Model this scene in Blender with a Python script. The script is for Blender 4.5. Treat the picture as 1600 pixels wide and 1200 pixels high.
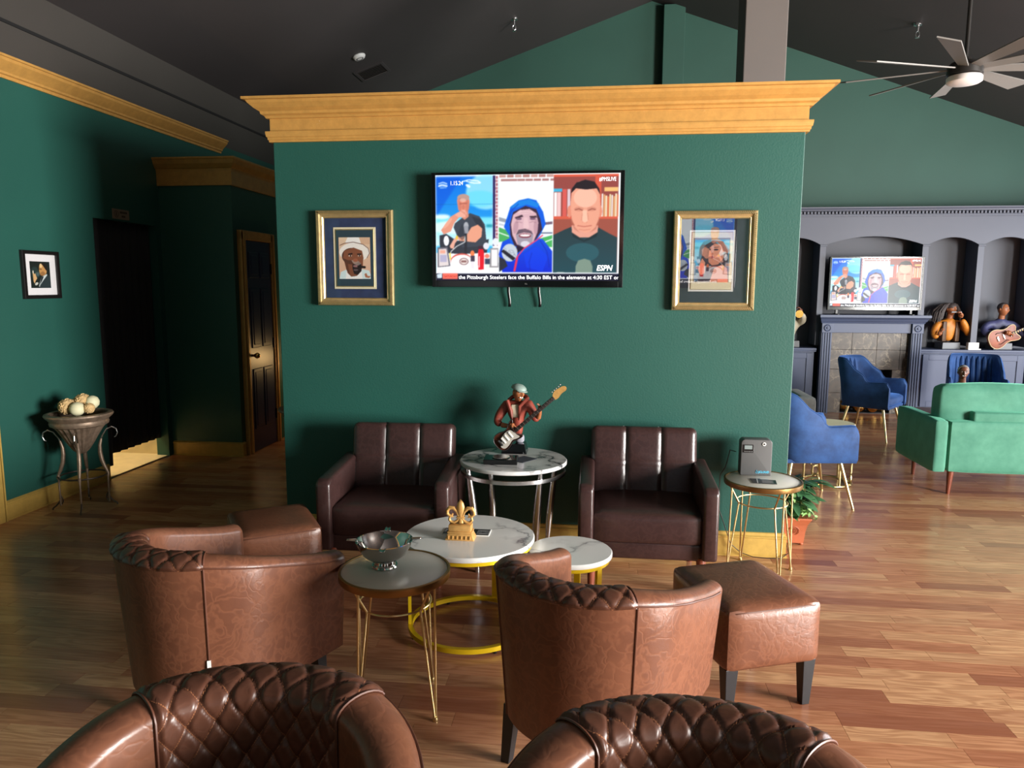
import bpy, bmesh, math, random
import numpy as np
from mathutils import Vector, Matrix, Euler

# ------------------------------------------------------------------ scene, camera, light
for _o in list(bpy.data.objects):
    bpy.data.objects.remove(_o)
SC = bpy.context.scene
COL = SC.collection
PI = math.pi
rnd = random.Random(7)


def lin(c):
    c = c / 255.0
    return c / 12.92 if c <= 0.04045 else ((c + 0.055) / 1.055) ** 2.4


def rgb(r, g, b):
    return (lin(r), lin(g), lin(b), 1.0)


def camera_setup():
    F = 1150.18
    yaw, pitch, roll = [math.radians(a) for a in (-6.73891433, 7.64495585, 0.19802391)]
    cy, sy = math.cos(yaw), math.sin(yaw)
    f = Vector((sy * math.cos(pitch), cy * math.cos(pitch), -math.sin(pitch)))
    r = Vector((cy, -sy, 0))
    u = r.cross(f)
    c, s = math.cos(roll), math.sin(roll)
    r2 = r * c + u * s
    u2 = u * c - r * s
    cd = bpy.data.cameras.new('camera')
    cd.sensor_fit = 'HORIZONTAL'
    cd.sensor_width = 36.0
    cd.lens = F / 1600.0 * 36.0
    cd.clip_start = 0.02
    co = bpy.data.objects.new('camera', cd)
    m = Matrix((r2, u2, -f)).transposed().to_4x4()
    m.translation = (0, 0, 1.6)
    co.matrix_world = m
    COL.objects.link(co)
    SC.camera = co


camera_setup()

world = bpy.data.worlds.new('daylight')
SC.world = world
world.use_nodes = True
world.node_tree.nodes['Background'].inputs[0].default_value = (0.75, 0.85, 1.0, 1)
world.node_tree.nodes['Background'].inputs[1].default_value = 0.15

vs = SC.view_settings
vs.view_transform = 'Standard'
vs.look = 'None'
vs.gamma = 1.0
vs.exposure = 0.0
vs.use_curve_mapping = False
SC.cycles.use_denoising = True
SC.cycles.max_bounces = 8
SC.cycles.diffuse_bounces = 3
SC.cycles.glossy_bounces = 4
SC.cycles.caustics_reflective = False
SC.cycles.caustics_refractive = False


def area(name, loc, target, sx, sy, power, color):
    l = bpy.data.lights.new(name, 'AREA')
    l.shape = 'RECTANGLE'
    l.size = sx
    l.size_y = sy
    l.energy = power
    l.color = color
    o = bpy.data.objects.new(name, l)
    o.location = loc
    d = Vector(target) - Vector(loc)
    o.rotation_euler = d.to_track_quat('-Z', 'Y').to_euler()
    COL.objects.link(o)
    return o


# daylight through the storefront windows of the right wall (x = 7) and the small front window
area('daylight_front_bay', (6.93, 0.25, 1.45), (0.0, 0.25, 1.45), 2.9, 2.2, 1950, (1.0, 0.97, 0.93))
area('daylight_rear_bay', (6.93, 6.6, 1.45), (0.0, 6.6, 1.45), 3.0, 2.2, 330, (0.93, 0.96, 1.0))
area('daylight_front_window', (-1.9, -2.33, 1.5), (-1.9, 0.0, 1.5), 1.0, 1.3, 1.5, (1.0, 0.98, 0.95))
area('daylight_front_door', (4.2, -2.33, 1.3), (4.2, 0.0, 1.3), 2.4, 2.0, 6, (1.0, 0.97, 0.93))


def point(name, loc, power, color, r=0.08):
    l = bpy.data.lights.new(name, 'POINT')
    l.energy = power
    l.color = color
    l.shadow_soft_size = r
    o = bpy.data.objects.new(name, l)
    o.location = loc
    COL.objects.link(o)


point('hall_lamp', (-2.75, 7.75, 0.8), 8, (1.0, 0.62, 0.25))
point('doorway_fill_lamp', (-4.75, 6.0, 1.9), 60, (1.0, 0.88, 0.68), 0.15)  # added lamp, brightens the doorway strip in place of sunlight


# ------------------------------------------------------------------ materials
def newmat(name):
    m = bpy.data.materials.new(name)
    m.use_nodes = True
    nt = m.node_tree
    b = nt.nodes['Principled BSDF']
    return m, nt, b


def N(nt, kind, **kw):
    n = nt.nodes.new(kind)
    for k, v in kw.items():
        if k.startswith('i_'):
            key = k[2:]
            key = int(key) if key.isdigit() else key.replace('_', ' ')
            n.inputs[key].default_value = v
        else:
            setattr(n, k, v)
    return n


def ramp(nt, stops):
    n = nt.nodes.new('ShaderNodeValToRGB')
    e = n.color_ramp.elements
    while len(e) < len(stops):
        e.new(0.5)
    for i, (p, c) in enumerate(stops):
        e[i].position = p
        e[i].color = c
    return n


def coords(nt, kind='Object', scale=(1, 1, 1)):
    t = nt.nodes.new('ShaderNodeTexCoord')
    mp = nt.nodes.new('ShaderNodeMapping')
    mp.inputs['Scale'].default_value = scale
    nt.links.new(t.outputs[kind], mp.inputs['Vector'])
    return mp.outputs[0]


def mixc(nt, fac, a, b):
    m = nt.nodes.new('ShaderNodeMix')
    m.data_type = 'RGBA'
    for s, v in ((0, fac), (6, a), (7, b)):
        if isinstance(v, (tuple, float, int)):
            m.inputs[s].default_value = v
        else:
            nt.links.new(v, m.inputs[s])
    return m.outputs[2]


def bump(nt, b, height, strength=0.2, dist=0.01):
    n = nt.nodes.new('ShaderNodeBump')
    n.inputs['Strength'].default_value = strength
    n.inputs['Distance'].default_value = dist
    nt.links.new(height, n.inputs['Height'])
    nt.links.new(n.outputs[0], b.inputs['Normal'])


def simple(name, col, rough=0.5, metal=0.0, var=0.0, vscale=8.0, bmp=0.0, bscale=60.0, bdist=0.004, coat=0.0, sheen=0.0,
           spec=0.5, emit=0.0, aniso=None):
    m, nt, b = newmat(name)
    b.inputs['Base Color'].default_value = col
    b.inputs['Roughness'].default_value = rough
    b.inputs['Metallic'].default_value = metal
    b.inputs['Coat Weight'].default_value = coat
    b.inputs['Coat Roughness'].default_value = 0.15
    b.inputs['Sheen Weight'].default_value = sheen
    b.inputs['Sheen Roughness'].default_value = 0.35
    b.inputs['Specular IOR Level'].default_value = spec
    if sheen:
        b.inputs['Sheen Tint'].default_value = (min(1, col[0] * 3 + .15), min(1, col[1] * 3 + .15), min(1, col[2] * 3 + .15), 1)
    if emit:
        b.inputs['Emission Color'].default_value = col
        b.inputs['Emission Strength'].default_value = emit
    v = coords(nt)
    if var:
        n = N(nt, 'ShaderNodeTexNoise', i_Scale=vscale, i_Detail=4.0)
        nt.links.new(v, n.inputs['Vector'])
        dark = tuple(max(0, c * (1 - var)) for c in col[:3]) + (1,)
        lite = tuple(min(1, c * (1 + var)) for c in col[:3]) + (1,)
        r = ramp(nt, [(0.3, dark), (0.7, lite)])
        nt.links.new(n.outputs[0], r.inputs[0])
        nt.links.new(r.outputs[0], b.inputs['Base Color'])
    if bmp:
        n = N(nt, 'ShaderNodeTexNoise', i_Scale=bscale, i_Detail=3.0)
        nt.links.new(v, n.inputs['Vector'])
        bump(nt, b, n.outputs[0], bmp, bdist)
    return m


def leather(name, col, lite, rough=0.38, wr=0.25, stitch=False):
    m, nt, b = newmat(name)
    v = coords(nt)
    n1 = N(nt, 'ShaderNodeTexNoise', i_Scale=5.0, i_Detail=5.0, i_Roughness=0.6)
    nt.links.new(v, n1.inputs['Vector'])
    r = ramp(nt, [(0.3, col), (0.75, lite)])
    nt.links.new(n1.outputs[0], r.inputs[0])
    # creases: distorted voronoi cell edges
    d = N(nt, 'ShaderNodeTexNoise', i_Scale=9.0, i_Detail=3.0)
    nt.links.new(v, d.inputs['Vector'])
    mx = nt.nodes.new('ShaderNodeMix')
    mx.data_type = 'RGBA'
    mx.inputs[0].default_value = 0.22
    nt.links.new(v, mx.inputs[6])
    nt.links.new(d.outputs['Color'], mx.inputs[7])
    vo = N(nt, 'ShaderNodeTexVoronoi', feature='DISTANCE_TO_EDGE', i_Scale=22.0)
    nt.links.new(mx.outputs[2], vo.inputs['Vector'])
    vr = ramp(nt, [(0.0, (0.3, 0.3, 0.3, 1)), (0.16, (1, 1, 1, 1))])
    nt.links.new(vo.outputs[0], vr.inputs[0])
    fine = N(nt, 'ShaderNodeTexNoise', i_Scale=220.0, i_Detail=2.0)
    nt.links.new(v, fine.inputs['Vector'])
    ad = N(nt, 'ShaderNodeMath', operation='MULTIPLY_ADD', i_1=0.25)
    nt.links.new(fine.outputs[0], ad.inputs[0])
    nt.links.new(vr.outputs[0], ad.inputs[2])
    worn = tuple(min(1, c * 1.05) for c in lite[:3]) + (1,)
    base = mixc(nt, vr.outputs[0], worn, r.outputs[0])
    if stitch:
        uv = nt.nodes.new('ShaderNodeUVMap')
        uv.uv_map = 'quilt'
        sp = nt.nodes.new('ShaderNodeSeparateXYZ')
        nt.links.new(uv.outputs[0], sp.inputs[0])

        def line(src, other):
            fr = N(nt, 'ShaderNodeMath', operation='FRACT')
            nt.links.new(src, fr.inputs[0])
            sb = N(nt, 'ShaderNodeMath', operation='SUBTRACT', i_1=0.5)
            nt.links.new(fr.outputs[0], sb.inputs[0])
            ab = N(nt, 'ShaderNodeMath', operation='ABSOLUTE')
            nt.links.new(sb.outputs[0], ab.inputs[0])
            gt = N(nt, 'ShaderNodeMath', operation='GREATER_THAN', i_1=0.483)
            nt.links.new(ab.outputs[0], gt.inputs[0])
            f2 = N(nt, 'ShaderNodeMath', operation='MULTIPLY', i_1=11.0)
            nt.links.new(other, f2.inputs[0])
            f3 = N(nt, 'ShaderNodeMath', operation='FRACT')
            nt.links.new(f2.outputs[0], f3.inputs[0])
            g2 = N(nt, 'ShaderNodeMath', operation='GREATER_THAN', i_1=0.3)
            nt.links.new(f3.outputs[0], g2.inputs[0])
            mu = N(nt, 'ShaderNodeMath', operation='MULTIPLY')
            nt.links.new(gt.outputs[0], mu.inputs[0])
            nt.links.new(g2.outputs[0], mu.inputs[1])
            return mu.outputs[0]
        mxm = N(nt, 'ShaderNodeMath', operation='MAXIMUM')
        nt.links.new(line(sp.outputs[0], sp.outputs[1]), mxm.inputs[0])
        nt.links.new(line(sp.outputs[1], sp.outputs[0]), mxm.inputs[1])
        base = mixc(nt, mxm.outputs[0], base, rgb(150, 98, 66))
    nt.links.new(base, b.inputs['Base Color'])
    b.inputs['Roughness'].default_value = rough
    b.inputs['Specular IOR Level'].default_value = 0.5
    bump(nt, b, ad.outputs[0], wr, 0.0025)
    return m


def marble(name, base, vein, scale=3.0, width=0.03, rough=0.18, blotch=None):
    m, nt, b = newmat(name)
    v = coords(nt)
    d = N(nt, 'ShaderNodeTexNoise', i_Scale=scale * 1.2, i_Detail=6.0)
    nt.links.new(v, d.inputs['Vector'])
    mx = nt.nodes.new('ShaderNodeMix')
    mx.data_type = 'RGBA'
    mx.inputs[0].default_value = 0.35
    nt.links.new(v, mx.inputs[6])
    nt.links.new(d.outputs['Color'], mx.inputs[7])
    vo = N(nt, 'ShaderNodeTexVoronoi', feature='DISTANCE_TO_EDGE', i_Scale=scale)
    nt.links.new(mx.outputs[2], vo.inputs['Vector'])
    vr = ramp(nt, [(0.0, (1, 1, 1, 1)), (width, (0.25, 0.25, 0.25, 1)), (width * 3.5, (0, 0, 0, 1))])
    nt.links.new(vo.outputs[0], vr.inputs[0])
    gate = N(nt, 'ShaderNodeTexNoise', i_Scale=scale * 0.8, i_Detail=2.0)
    nt.links.new(v, gate.inputs['Vector'])
    gr = ramp(nt, [(0.38, (0, 0, 0, 1)), (0.55, (1, 1, 1, 1))])
    nt.links.new(gate.outputs[0], gr.inputs[0])
    mu = N(nt, 'ShaderNodeMath', operation='MULTIPLY')
    nt.links.new(vr.outputs[0], mu.inputs[0])
    nt.links.new(gr.outputs[0], mu.inputs[1])
    bc = base
    if blotch:
        n2 = N(nt, 'ShaderNodeTexNoise', i_Scale=scale * 2.2, i_Detail=5.0)
        nt.links.new(v, n2.inputs['Vector'])
        r2 = ramp(nt, [(0.35, base), (0.7, blotch)])
        nt.links.new(n2.outputs[0], r2.inputs[0])
        bc = r2.outputs[0]
    nt.links.new(mixc(nt, mu.outputs[0], bc, vein), b.inputs['Base Color'])
    b.inputs['Roughness'].default_value = rough
    return m


def velvet(name, col, lite):
    m, nt, b = newmat(name)
    v = coords(nt)
    n = N(nt, 'ShaderNodeTexNoise', i_Scale=7.0, i_Detail=5.0, i_Roughness=0.65)
    nt.links.new(v, n.inputs['Vector'])
    r = ramp(nt, [(0.35, col), (0.72, lite)])
    nt.links.new(n.outputs[0], r.inputs[0])
    nt.links.new(r.outputs[0], b.inputs['Base Color'])
    b.inputs['Roughness'].default_value = 0.75
    b.inputs['Sheen Weight'].default_value = 0.8
    b.inputs['Sheen Roughness'].default_value = 0.4
    b.inputs['Sheen Tint'].default_value = tuple(min(1, c * 2.2 + 0.05) for c in lite[:3]) + (1,)
    f = N(nt, 'ShaderNodeTexNoise', i_Scale=300.0)
    nt.links.new(v, f.inputs['Vector'])
    bump(nt, b, f.outputs[0], 0.15, 0.001)
    return m


def plank_mat(name, per_object):
    m, nt, b = newmat(name)
    geo = nt.nodes.new('ShaderNodeNewGeometry')
    if per_object:
        src = nt.nodes.new('ShaderNodeObjectInfo').outputs['Random']
    else:
        src = geo.outputs['Random Per Island']
    cb = N(nt, 'ShaderNodeCombineXYZ')
    mu = N(nt, 'ShaderNodeMath', operation='MULTIPLY', i_1=37.0)
    nt.links.new(src, mu.inputs[0])
    nt.links.new(mu.outputs[0], cb.inputs[2])
    nt.links.new(mu.outputs[0], cb.inputs[0])
    ad = N(nt, 'ShaderNodeVectorMath', operation='ADD')
    nt.links.new(geo.outputs['Position'], ad.inputs[0])
    nt.links.new(cb.outputs[0], ad.inputs[1])
    mp = nt.nodes.new('ShaderNodeMapping')
    mp.inputs['Scale'].default_value = (1.6, 16.0, 1.0)
    nt.links.new(ad.outputs[0], mp.inputs[0])
    wv = N(nt, 'ShaderNodeTexNoise', i_Scale=1.0, i_Detail=2.0, i_Distortion=0.6)
    nt.links.new(mp.outputs[0], wv.inputs['Vector'])
    # cathedral rings: sine of noise
    s1 = N(nt, 'ShaderNodeMath', operation='MULTIPLY', i_1=42.0)
    nt.links.new(wv.outputs[0], s1.inputs[0])
    s2 = N(nt, 'ShaderNodeMath', operation='SINE')
    nt.links.new(s1.outputs[0], s2.inputs[0])
    s3 = N(nt, 'ShaderNodeMath', operation='MULTIPLY_ADD', i_1=0.5, i_2=0.5)
    nt.links.new(s2.outputs[0], s3.inputs[0])
    mp2 = nt.nodes.new('ShaderNodeMapping')
    mp2.inputs['Scale'].default_value = (6.0, 150.0, 1.0)
    nt.links.new(ad.outputs[0], mp2.inputs[0])
    fi = N(nt, 'ShaderNodeTexNoise', i_Scale=1.0, i_Detail=3.0)
    nt.links.new(mp2.outputs[0], fi.inputs['Vector'])
    tone = ramp(nt, [(0.0, rgb(146, 92, 70)), (0.2, rgb(186, 126, 92)), (0.55, rgb(200, 145, 106)), (0.85, rgb(214, 166, 122)),
                     (1.0, rgb(158, 100, 76))])
    nt.links.new(src, tone.inputs[0])
    g1 = N(nt, 'ShaderNodeMath', operation='MULTIPLY', i_1=0.42)
    nt.links.new(s3.outputs[0], g1.inputs[0])
    c1 = mixc(nt, g1.outputs[0], tone.outputs[0], rgb(140, 82, 52))
    fr = ramp(nt, [(0.45, (0, 0, 0, 1)), (0.7, (0.35, 0.35, 0.35, 1))])
    nt.links.new(fi.outputs[0], fr.inputs[0])
    c2 = mixc(nt, fr.outputs[0], c1, rgb(122, 70, 46))
    nt.links.new(c2, b.inputs['Base Color'])
    b.inputs['Roughness'].default_value = 0.24
    b.inputs['Specular IOR Level'].default_value = 0.5
    bump(nt, b, fi.outputs[0], 0.06, 0.001)
    return m


def paint(name, col, rough=0.45, peel=0.12, var=0.06):
    m, nt, b = newmat(name)
    v = coords(nt)
    n = N(nt, 'ShaderNodeTexNoise', i_Scale=1.3, i_Detail=4.0)
    nt.links.new(v, n.inputs['Vector'])
    r = ramp(nt, [(0.3, tuple(c * (1 - var) for c in col[:3]) + (1,)), (0.7, tuple(c * (1 + var) for c in col[:3]) + (1,))])
    nt.links.new(n.outputs[0], r.inputs[0])
    nt.links.new(r.outputs[0], b.inputs['Base Color'])
    b.inputs['Roughness'].default_value = rough
    p = N(nt, 'ShaderNodeTexNoise', i_Scale=95.0, i_Detail=2.0)
    nt.links.new(v, p.inputs['Vector'])
    bump(nt, b, p.outputs[0], peel, 0.004)
    return m


def gold_wood(name, col, chips=True):
    m, nt, b = newmat(name)
    v = coords(nt)
    n = N(nt, 'ShaderNodeTexNoise', i_Scale=14.0, i_Detail=6.0, i_Roughness=0.7)
    nt.links.new(v, n.inputs['Vector'])
    r = ramp(nt, [(0.3, tuple(c * 0.85 for c in col[:3]) + (1,)), (0.7, tuple(min(1, c * 1.12) for c in col[:3]) + (1,))])
    nt.links.new(n.outputs[0], r.inputs[0])
    out = r.outputs[0]
    if chips:
        n2 = N(nt, 'ShaderNodeTexNoise', i_Scale=26.0, i_Detail=8.0, i_Roughness=0.75)
        nt.links.new(v, n2.inputs['Vector'])
        r2 = ramp(nt, [(0.66, (0, 0, 0, 1)), (0.71, (0.7, 0.7, 0.7, 1))])
        nt.links.new(n2.outputs[0], r2.inputs[0])
        out = mixc(nt, r2.outputs[0], out, rgb(226, 196, 150))
    nt.links.new(out, b.inputs['Base Color'])
    b.inputs['Roughness'].default_value = 0.42
    b.inputs['Metallic'].default_value = 0.15
    return m


def attr_mat(name, emit=0.0, rough=0.5):
    m, nt, b = newmat(name)
    a = nt.nodes.new('ShaderNodeVertexColor')
    a.layer_name = 'print'
    if emit:
        b.inputs['Base Color'].default_value = (0.01, 0.01, 0.01, 1)
        nt.links.new(a.outputs[0], b.inputs['Emission Color'])
        b.inputs['Emission Strength'].default_value = emit
        b.inputs['Roughness'].default_value = 0.2
        b.inputs['Specular IOR Level'].default_value = 0.12
    else:
        nt.links.new(a.outputs[0], b.inputs['Base Color'])
        b.inputs['Roughness'].default_value = rough
    return m


def pane_mat(name, ior, tint=(1, 1, 1, 1)):
    m = bpy.data.materials.new(name)
    m.use_nodes = True
    nt = m.node_tree
    nt.nodes.clear()
    o = nt.nodes.new('ShaderNodeOutputMaterial')
    t = nt.nodes.new('ShaderNodeBsdfTransparent')
    t.inputs[0].default_value = tint
    g = nt.nodes.new('ShaderNodeBsdfGlossy')
    g.inputs['Roughness'].default_value = 0.0
    f = nt.nodes.new('ShaderNodeFresnel')
    f.inputs[0].default_value = ior
    mx = nt.nodes.new('ShaderNodeMixShader')
    gb = nt.nodes.new('ShaderNodeNewGeometry')   # the same reflectance from both sides of the thin pane
    ma = N(nt, 'ShaderNodeMath', operation='MULTIPLY_ADD', i_1=1.0 / ior - ior, i_2=ior)
    nt.links.new(gb.outputs['Backfacing'], ma.inputs[0])
    nt.links.new(ma.outputs[0], f.inputs[0])
    nt.links.new(f.outputs[0], mx.inputs[0])
    nt.links.new(t.outputs[0], mx.inputs[1])
    nt.links.new(g.outputs[0], mx.inputs[2])
    nt.links.new(mx.outputs[0], o.inputs[0])
    return m


M = {}
M['green'] = paint('green_wall_paint', rgb(34, 85, 75), 0.5, 0.25)
M['green_far'] = paint('green_gable_paint', rgb(50, 90, 78), 0.6, 0.1)
M['charcoal'] = paint('charcoal_ceiling_paint', rgb(62, 58, 58), 0.6, 0.1)
M['charcoal_band'] = paint('charcoal_band_paint', rgb(66, 62, 58), 0.6, 0.1)
M['black_line'] = simple('black_gap', rgb(14, 14, 15), 0.8)
M['column'] = paint('grey_column_paint', rgb(104, 98, 94), 0.5, 0.05)
M['gold_trim'] = gold_wood('gold_painted_wood', rgb(202, 152, 80))
M['gold_base'] = gold_wood('gold_baseboard_paint', rgb(200, 164, 84), False)
M['plank'] = plank_mat('laminate_plank', True)
M['plank_far'] = plank_mat('laminate_plank_far', False)
M['subfloor'] = simple('floor_joint_dark', rgb(70, 40, 26), 0.7)
M['cream_floor'] = simple('cream_sunlit_floor', rgb(220, 204, 165), 0.4, var=0.1)  # cream tone stands in for the sunlit patch in the doorway
M['curtain'] = simple('black_cloth', rgb(20, 18, 18), 0.9, var=0.2, vscale=3)
M['navy'] = simple('navy_door_paint', rgb(34, 36, 78), 0.35)
M['brass'] = simple('brass', rgb(212, 168, 88), 0.25, 1.0)
M['slate'] = paint('slate_blue_paint', rgb(84, 88, 102), 0.45, 0.03)
M['slate_blue'] = paint('slate_blue_cabinet_paint', rgb(78, 88, 114), 0.45, 0.03)
M['slate_dark'] = paint('slate_niche_paint', rgb(76, 78, 88), 0.5, 0.03)
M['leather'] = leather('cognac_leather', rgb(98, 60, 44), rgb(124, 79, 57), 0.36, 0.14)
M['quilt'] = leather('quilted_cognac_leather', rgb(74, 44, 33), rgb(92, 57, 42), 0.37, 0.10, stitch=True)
M['dark_leather'] = leather('dark_brown_leather', rgb(50, 33, 32), rgb(62, 42, 40), 0.3, 0.08)
M['seam'] = simple('leather_piping', rgb(92, 54, 38), 0.45)
M['black_wood'] = simple('black_wood', rgb(34, 34, 36), 0.45)
M['red_wood'] = simple('red_brown_wood', rgb(120, 62, 44), 0.35, var=0.15, vscale=20)
M['white_marble'] = marble('white_marble', rgb(236, 236, 232), rgb(120, 120, 124), 3.4, 0.03, 0.16)
M['veined_marble'] = marble('grey_veined_marble', rgb(222, 222, 220), rgb(52, 54, 60), 4.2, 0.06, 0.12)
M['grey_stone'] = marble('pale_grey_top', rgb(226, 222, 210), rgb(196, 194, 188), 3.0, 0.05, 0.3)
M['brown_marble'] = marble('brown_marble', rgb(60, 51, 43), rgb(156, 142, 120), 7.0, 0.03, 0.4, rgb(88, 75, 63))
M['gold_metal'] = simple('soft_gold_metal', rgb(224, 202, 148), 0.28, 1.0)
M['yellow_gold'] = simple('yellow_gold_paint', rgb(232, 196, 30), 0.3, 0.35)
M['dull_gold'] = simple('antique_gold_edge', rgb(150, 118, 72), 0.35, 0.9)
M['silver'] = simple('brushed_silver', rgb(206, 206, 206), 0.25, 1.0)
M['steel'] = simple('polished_steel', rgb(200, 198, 194), 0.07, 1.0)
M['gold_resin'] = simple('gold_resin', rgb(206, 158, 92), 0.4, 0.35, var=0.15, vscale=40)
M['black_plastic'] = simple('black_plastic', rgb(22, 22, 24), 0.3)
M['black_gloss'] = simple('black_gloss', rgb(10, 10, 12), 0.08, coat=0.6)
M['grey_plastic'] = simple('charcoal_plastic', rgb(84, 84, 84), 0.5)
M['lcd'] = simple('grey_lcd', rgb(130, 142, 142), 0.25)
M['white'] = simple('white_plastic', rgb(232, 232, 228), 0.4)
M['white_lens'] = simple('frosted_white_lens', rgb(240, 232, 228), 0.35)
M['cyan_print'] = simple('cyan_print', rgb(90, 200, 235), 0.5)
M['white_print'] = simple('white_print', rgb(240, 240, 240), 0.5)
M['dark_print'] = simple('dark_print', rgb(60, 44, 34), 0.6)
M['grey_print'] = simple('grey_print', rgb(150, 150, 150), 0.6)
M['black_card'] = simple('black_card', rgb(36, 34, 36), 0.3)
M['blue_velvet'] = velvet('blue_velvet', rgb(26, 58, 106), rgb(46, 88, 148))
M['green_velvet'] = velvet('green_velvet', rgb(62, 126, 104), rgb(82, 146, 122))
M['terracotta'] = simple('terracotta', rgb(172, 94, 60), 0.55, var=0.12, vscale=12)
M['soil'] = simple('potting_soil', rgb(40, 28, 22), 0.9)
M['leaf'] = simple('dark_green_leaf', rgb(56, 96, 62), 0.35, var=0.4, vscale=22)
M['leaf_pale'] = simple('pale_green_leaf', rgb(150, 190, 120), 0.4, var=0.25, vscale=40)
M['stem'] = simple('green_stem', rgb(110, 130, 70), 0.5)
M['bronze'] = simple('antique_bronze', rgb(142, 122, 104), 0.42, 0.55, var=0.25, vscale=30)
M['iron'] = simple('dark_iron', rgb(62, 54, 48), 0.4, 0.7)
M['wicker'] = simple('dried_flower_ball', rgb(206, 172, 120), 0.8, var=0.3, vscale=60, bmp=0.4, bscale=90)
M['pale_ball'] = simple('pale_green_ball', rgb(220, 214, 176), 0.6, var=0.1)
M['fan_grey'] = simple('grey_fan_blade', rgb(120, 118, 114), 0.45)
M['fan_dark'] = simple('dark_fan_metal', rgb(52, 50, 48), 0.4, 0.5)
M['picture_gold'] = simple('champagne_frame', rgb(196, 172, 122), 0.32, 0.6, var=0.12, vscale=30)
M['frame_black'] = simple('black_frame', rgb(26, 23, 23), 0.25)
M['mat_navy'] = simple('navy_suede_mat', rgb(44, 56, 92), 0.9, var=0.25, vscale=14)
M['mat_charcoal'] = simple('charcoal_suede_mat', rgb(48, 54, 64), 0.9, var=0.2, vscale=14)
M['mat_cream'] = simple('cream_mat', rgb(232, 222, 188), 0.8)
M['mat_white'] = simple('white_mat', rgb(236, 234, 236), 0.8)
M['mat_teal'] = simple('teal_mat', rgb(40, 62, 74), 0.9)
M['picture_glass'] = pane_mat('picture_glass', 2.5)
M['picture_glass_soft'] = pane_mat('picture_glass_soft', 1.45)
M['window_glass'] = pane_mat('window_glass', 1.45)
M['skin'] = simple('painted_skin_brown', rgb(120, 70, 48), 0.45, var=0.15, vscale=40)
M['skin_light'] = simple('painted_skin_tan', rgb(170, 104, 66), 0.45, var=0.12, vscale=40)
M['rust_jacket'] = simple('painted_rust_jacket', rgb(142, 62, 48), 0.5, var=0.2, vscale=40)
M['orange_shirt'] = simple('painted_orange_shirt', rgb(214, 132, 44), 0.5, var=0.15, vscale=40)
M['brown_vest'] = simple('painted_brown_vest', rgb(96, 72, 52), 0.55, var=0.2, vscale=40)
M['blue_shirt'] = simple('painted_blue_shirt', rgb(72, 74, 112), 0.5, var=0.2, vscale=40)
M['cream_shirt'] = simple('painted_cream_shirt', rgb(214, 202, 176), 0.6)
M['sage_cap'] = simple('painted_sage_cap', rgb(140, 160, 152), 0.6, var=0.12, vscale=40)
M['jeans'] = simple('painted_jeans', rgb(150, 150, 160), 0.6, var=0.3, vscale=40)
M['grey_hair'] = simple('painted_grey_hair', rgb(150, 144, 140), 0.6, var=0.25, vscale=60)
M['dark_hair'] = simple('painted_dark_hair', rgb(70, 60, 57), 0.6, var=0.3, vscale=60)
M['guitar_brown'] = simple('guitar_sunburst', rgb(84, 44, 30), 0.25, var=0.25, vscale=14, coat=0.2)
M['guitar_amber'] = simple('guitar_amber', rgb(142, 70, 36), 0.4, var=0.4, vscale=10)
M['guitar_guard'] = simple('guitar_pickguard', rgb(176, 170, 160), 0.3)
M['guitar_cream'] = simple('guitar_binding', rgb(232, 214, 170), 0.35)
M['guitar_neck'] = simple('guitar_fretboard', rgb(38, 32, 30), 0.4)
M['plinth_grey'] = simple('grey_plinth', rgb(92, 92, 94), 0.35)
M['grey_fabric'] = simple('grey_fabric', rgb(166, 164, 160), 0.9, var=0.12, vscale=30)
M['table_wood'] = simple('rosewood_table', rgb(126, 92, 82), 0.35, var=0.15, vscale=20)
M['cable'] = simple('dark_cable', rgb(44, 34, 30), 0.5)
M['drywall'] = paint('front_wall_paint', rgb(34, 62, 56), 0.5, 0.1)
M['firebox'] = simple('firebox_soot', rgb(44, 46, 52), 0.7)
M['gold_ball'] = simple('polished_gold_ball', rgb(206, 160, 84), 0.22, 1.0)
M['plaque'] = simple('tan_plaque', rgb(150, 132, 112), 0.5, 0.2)


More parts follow.
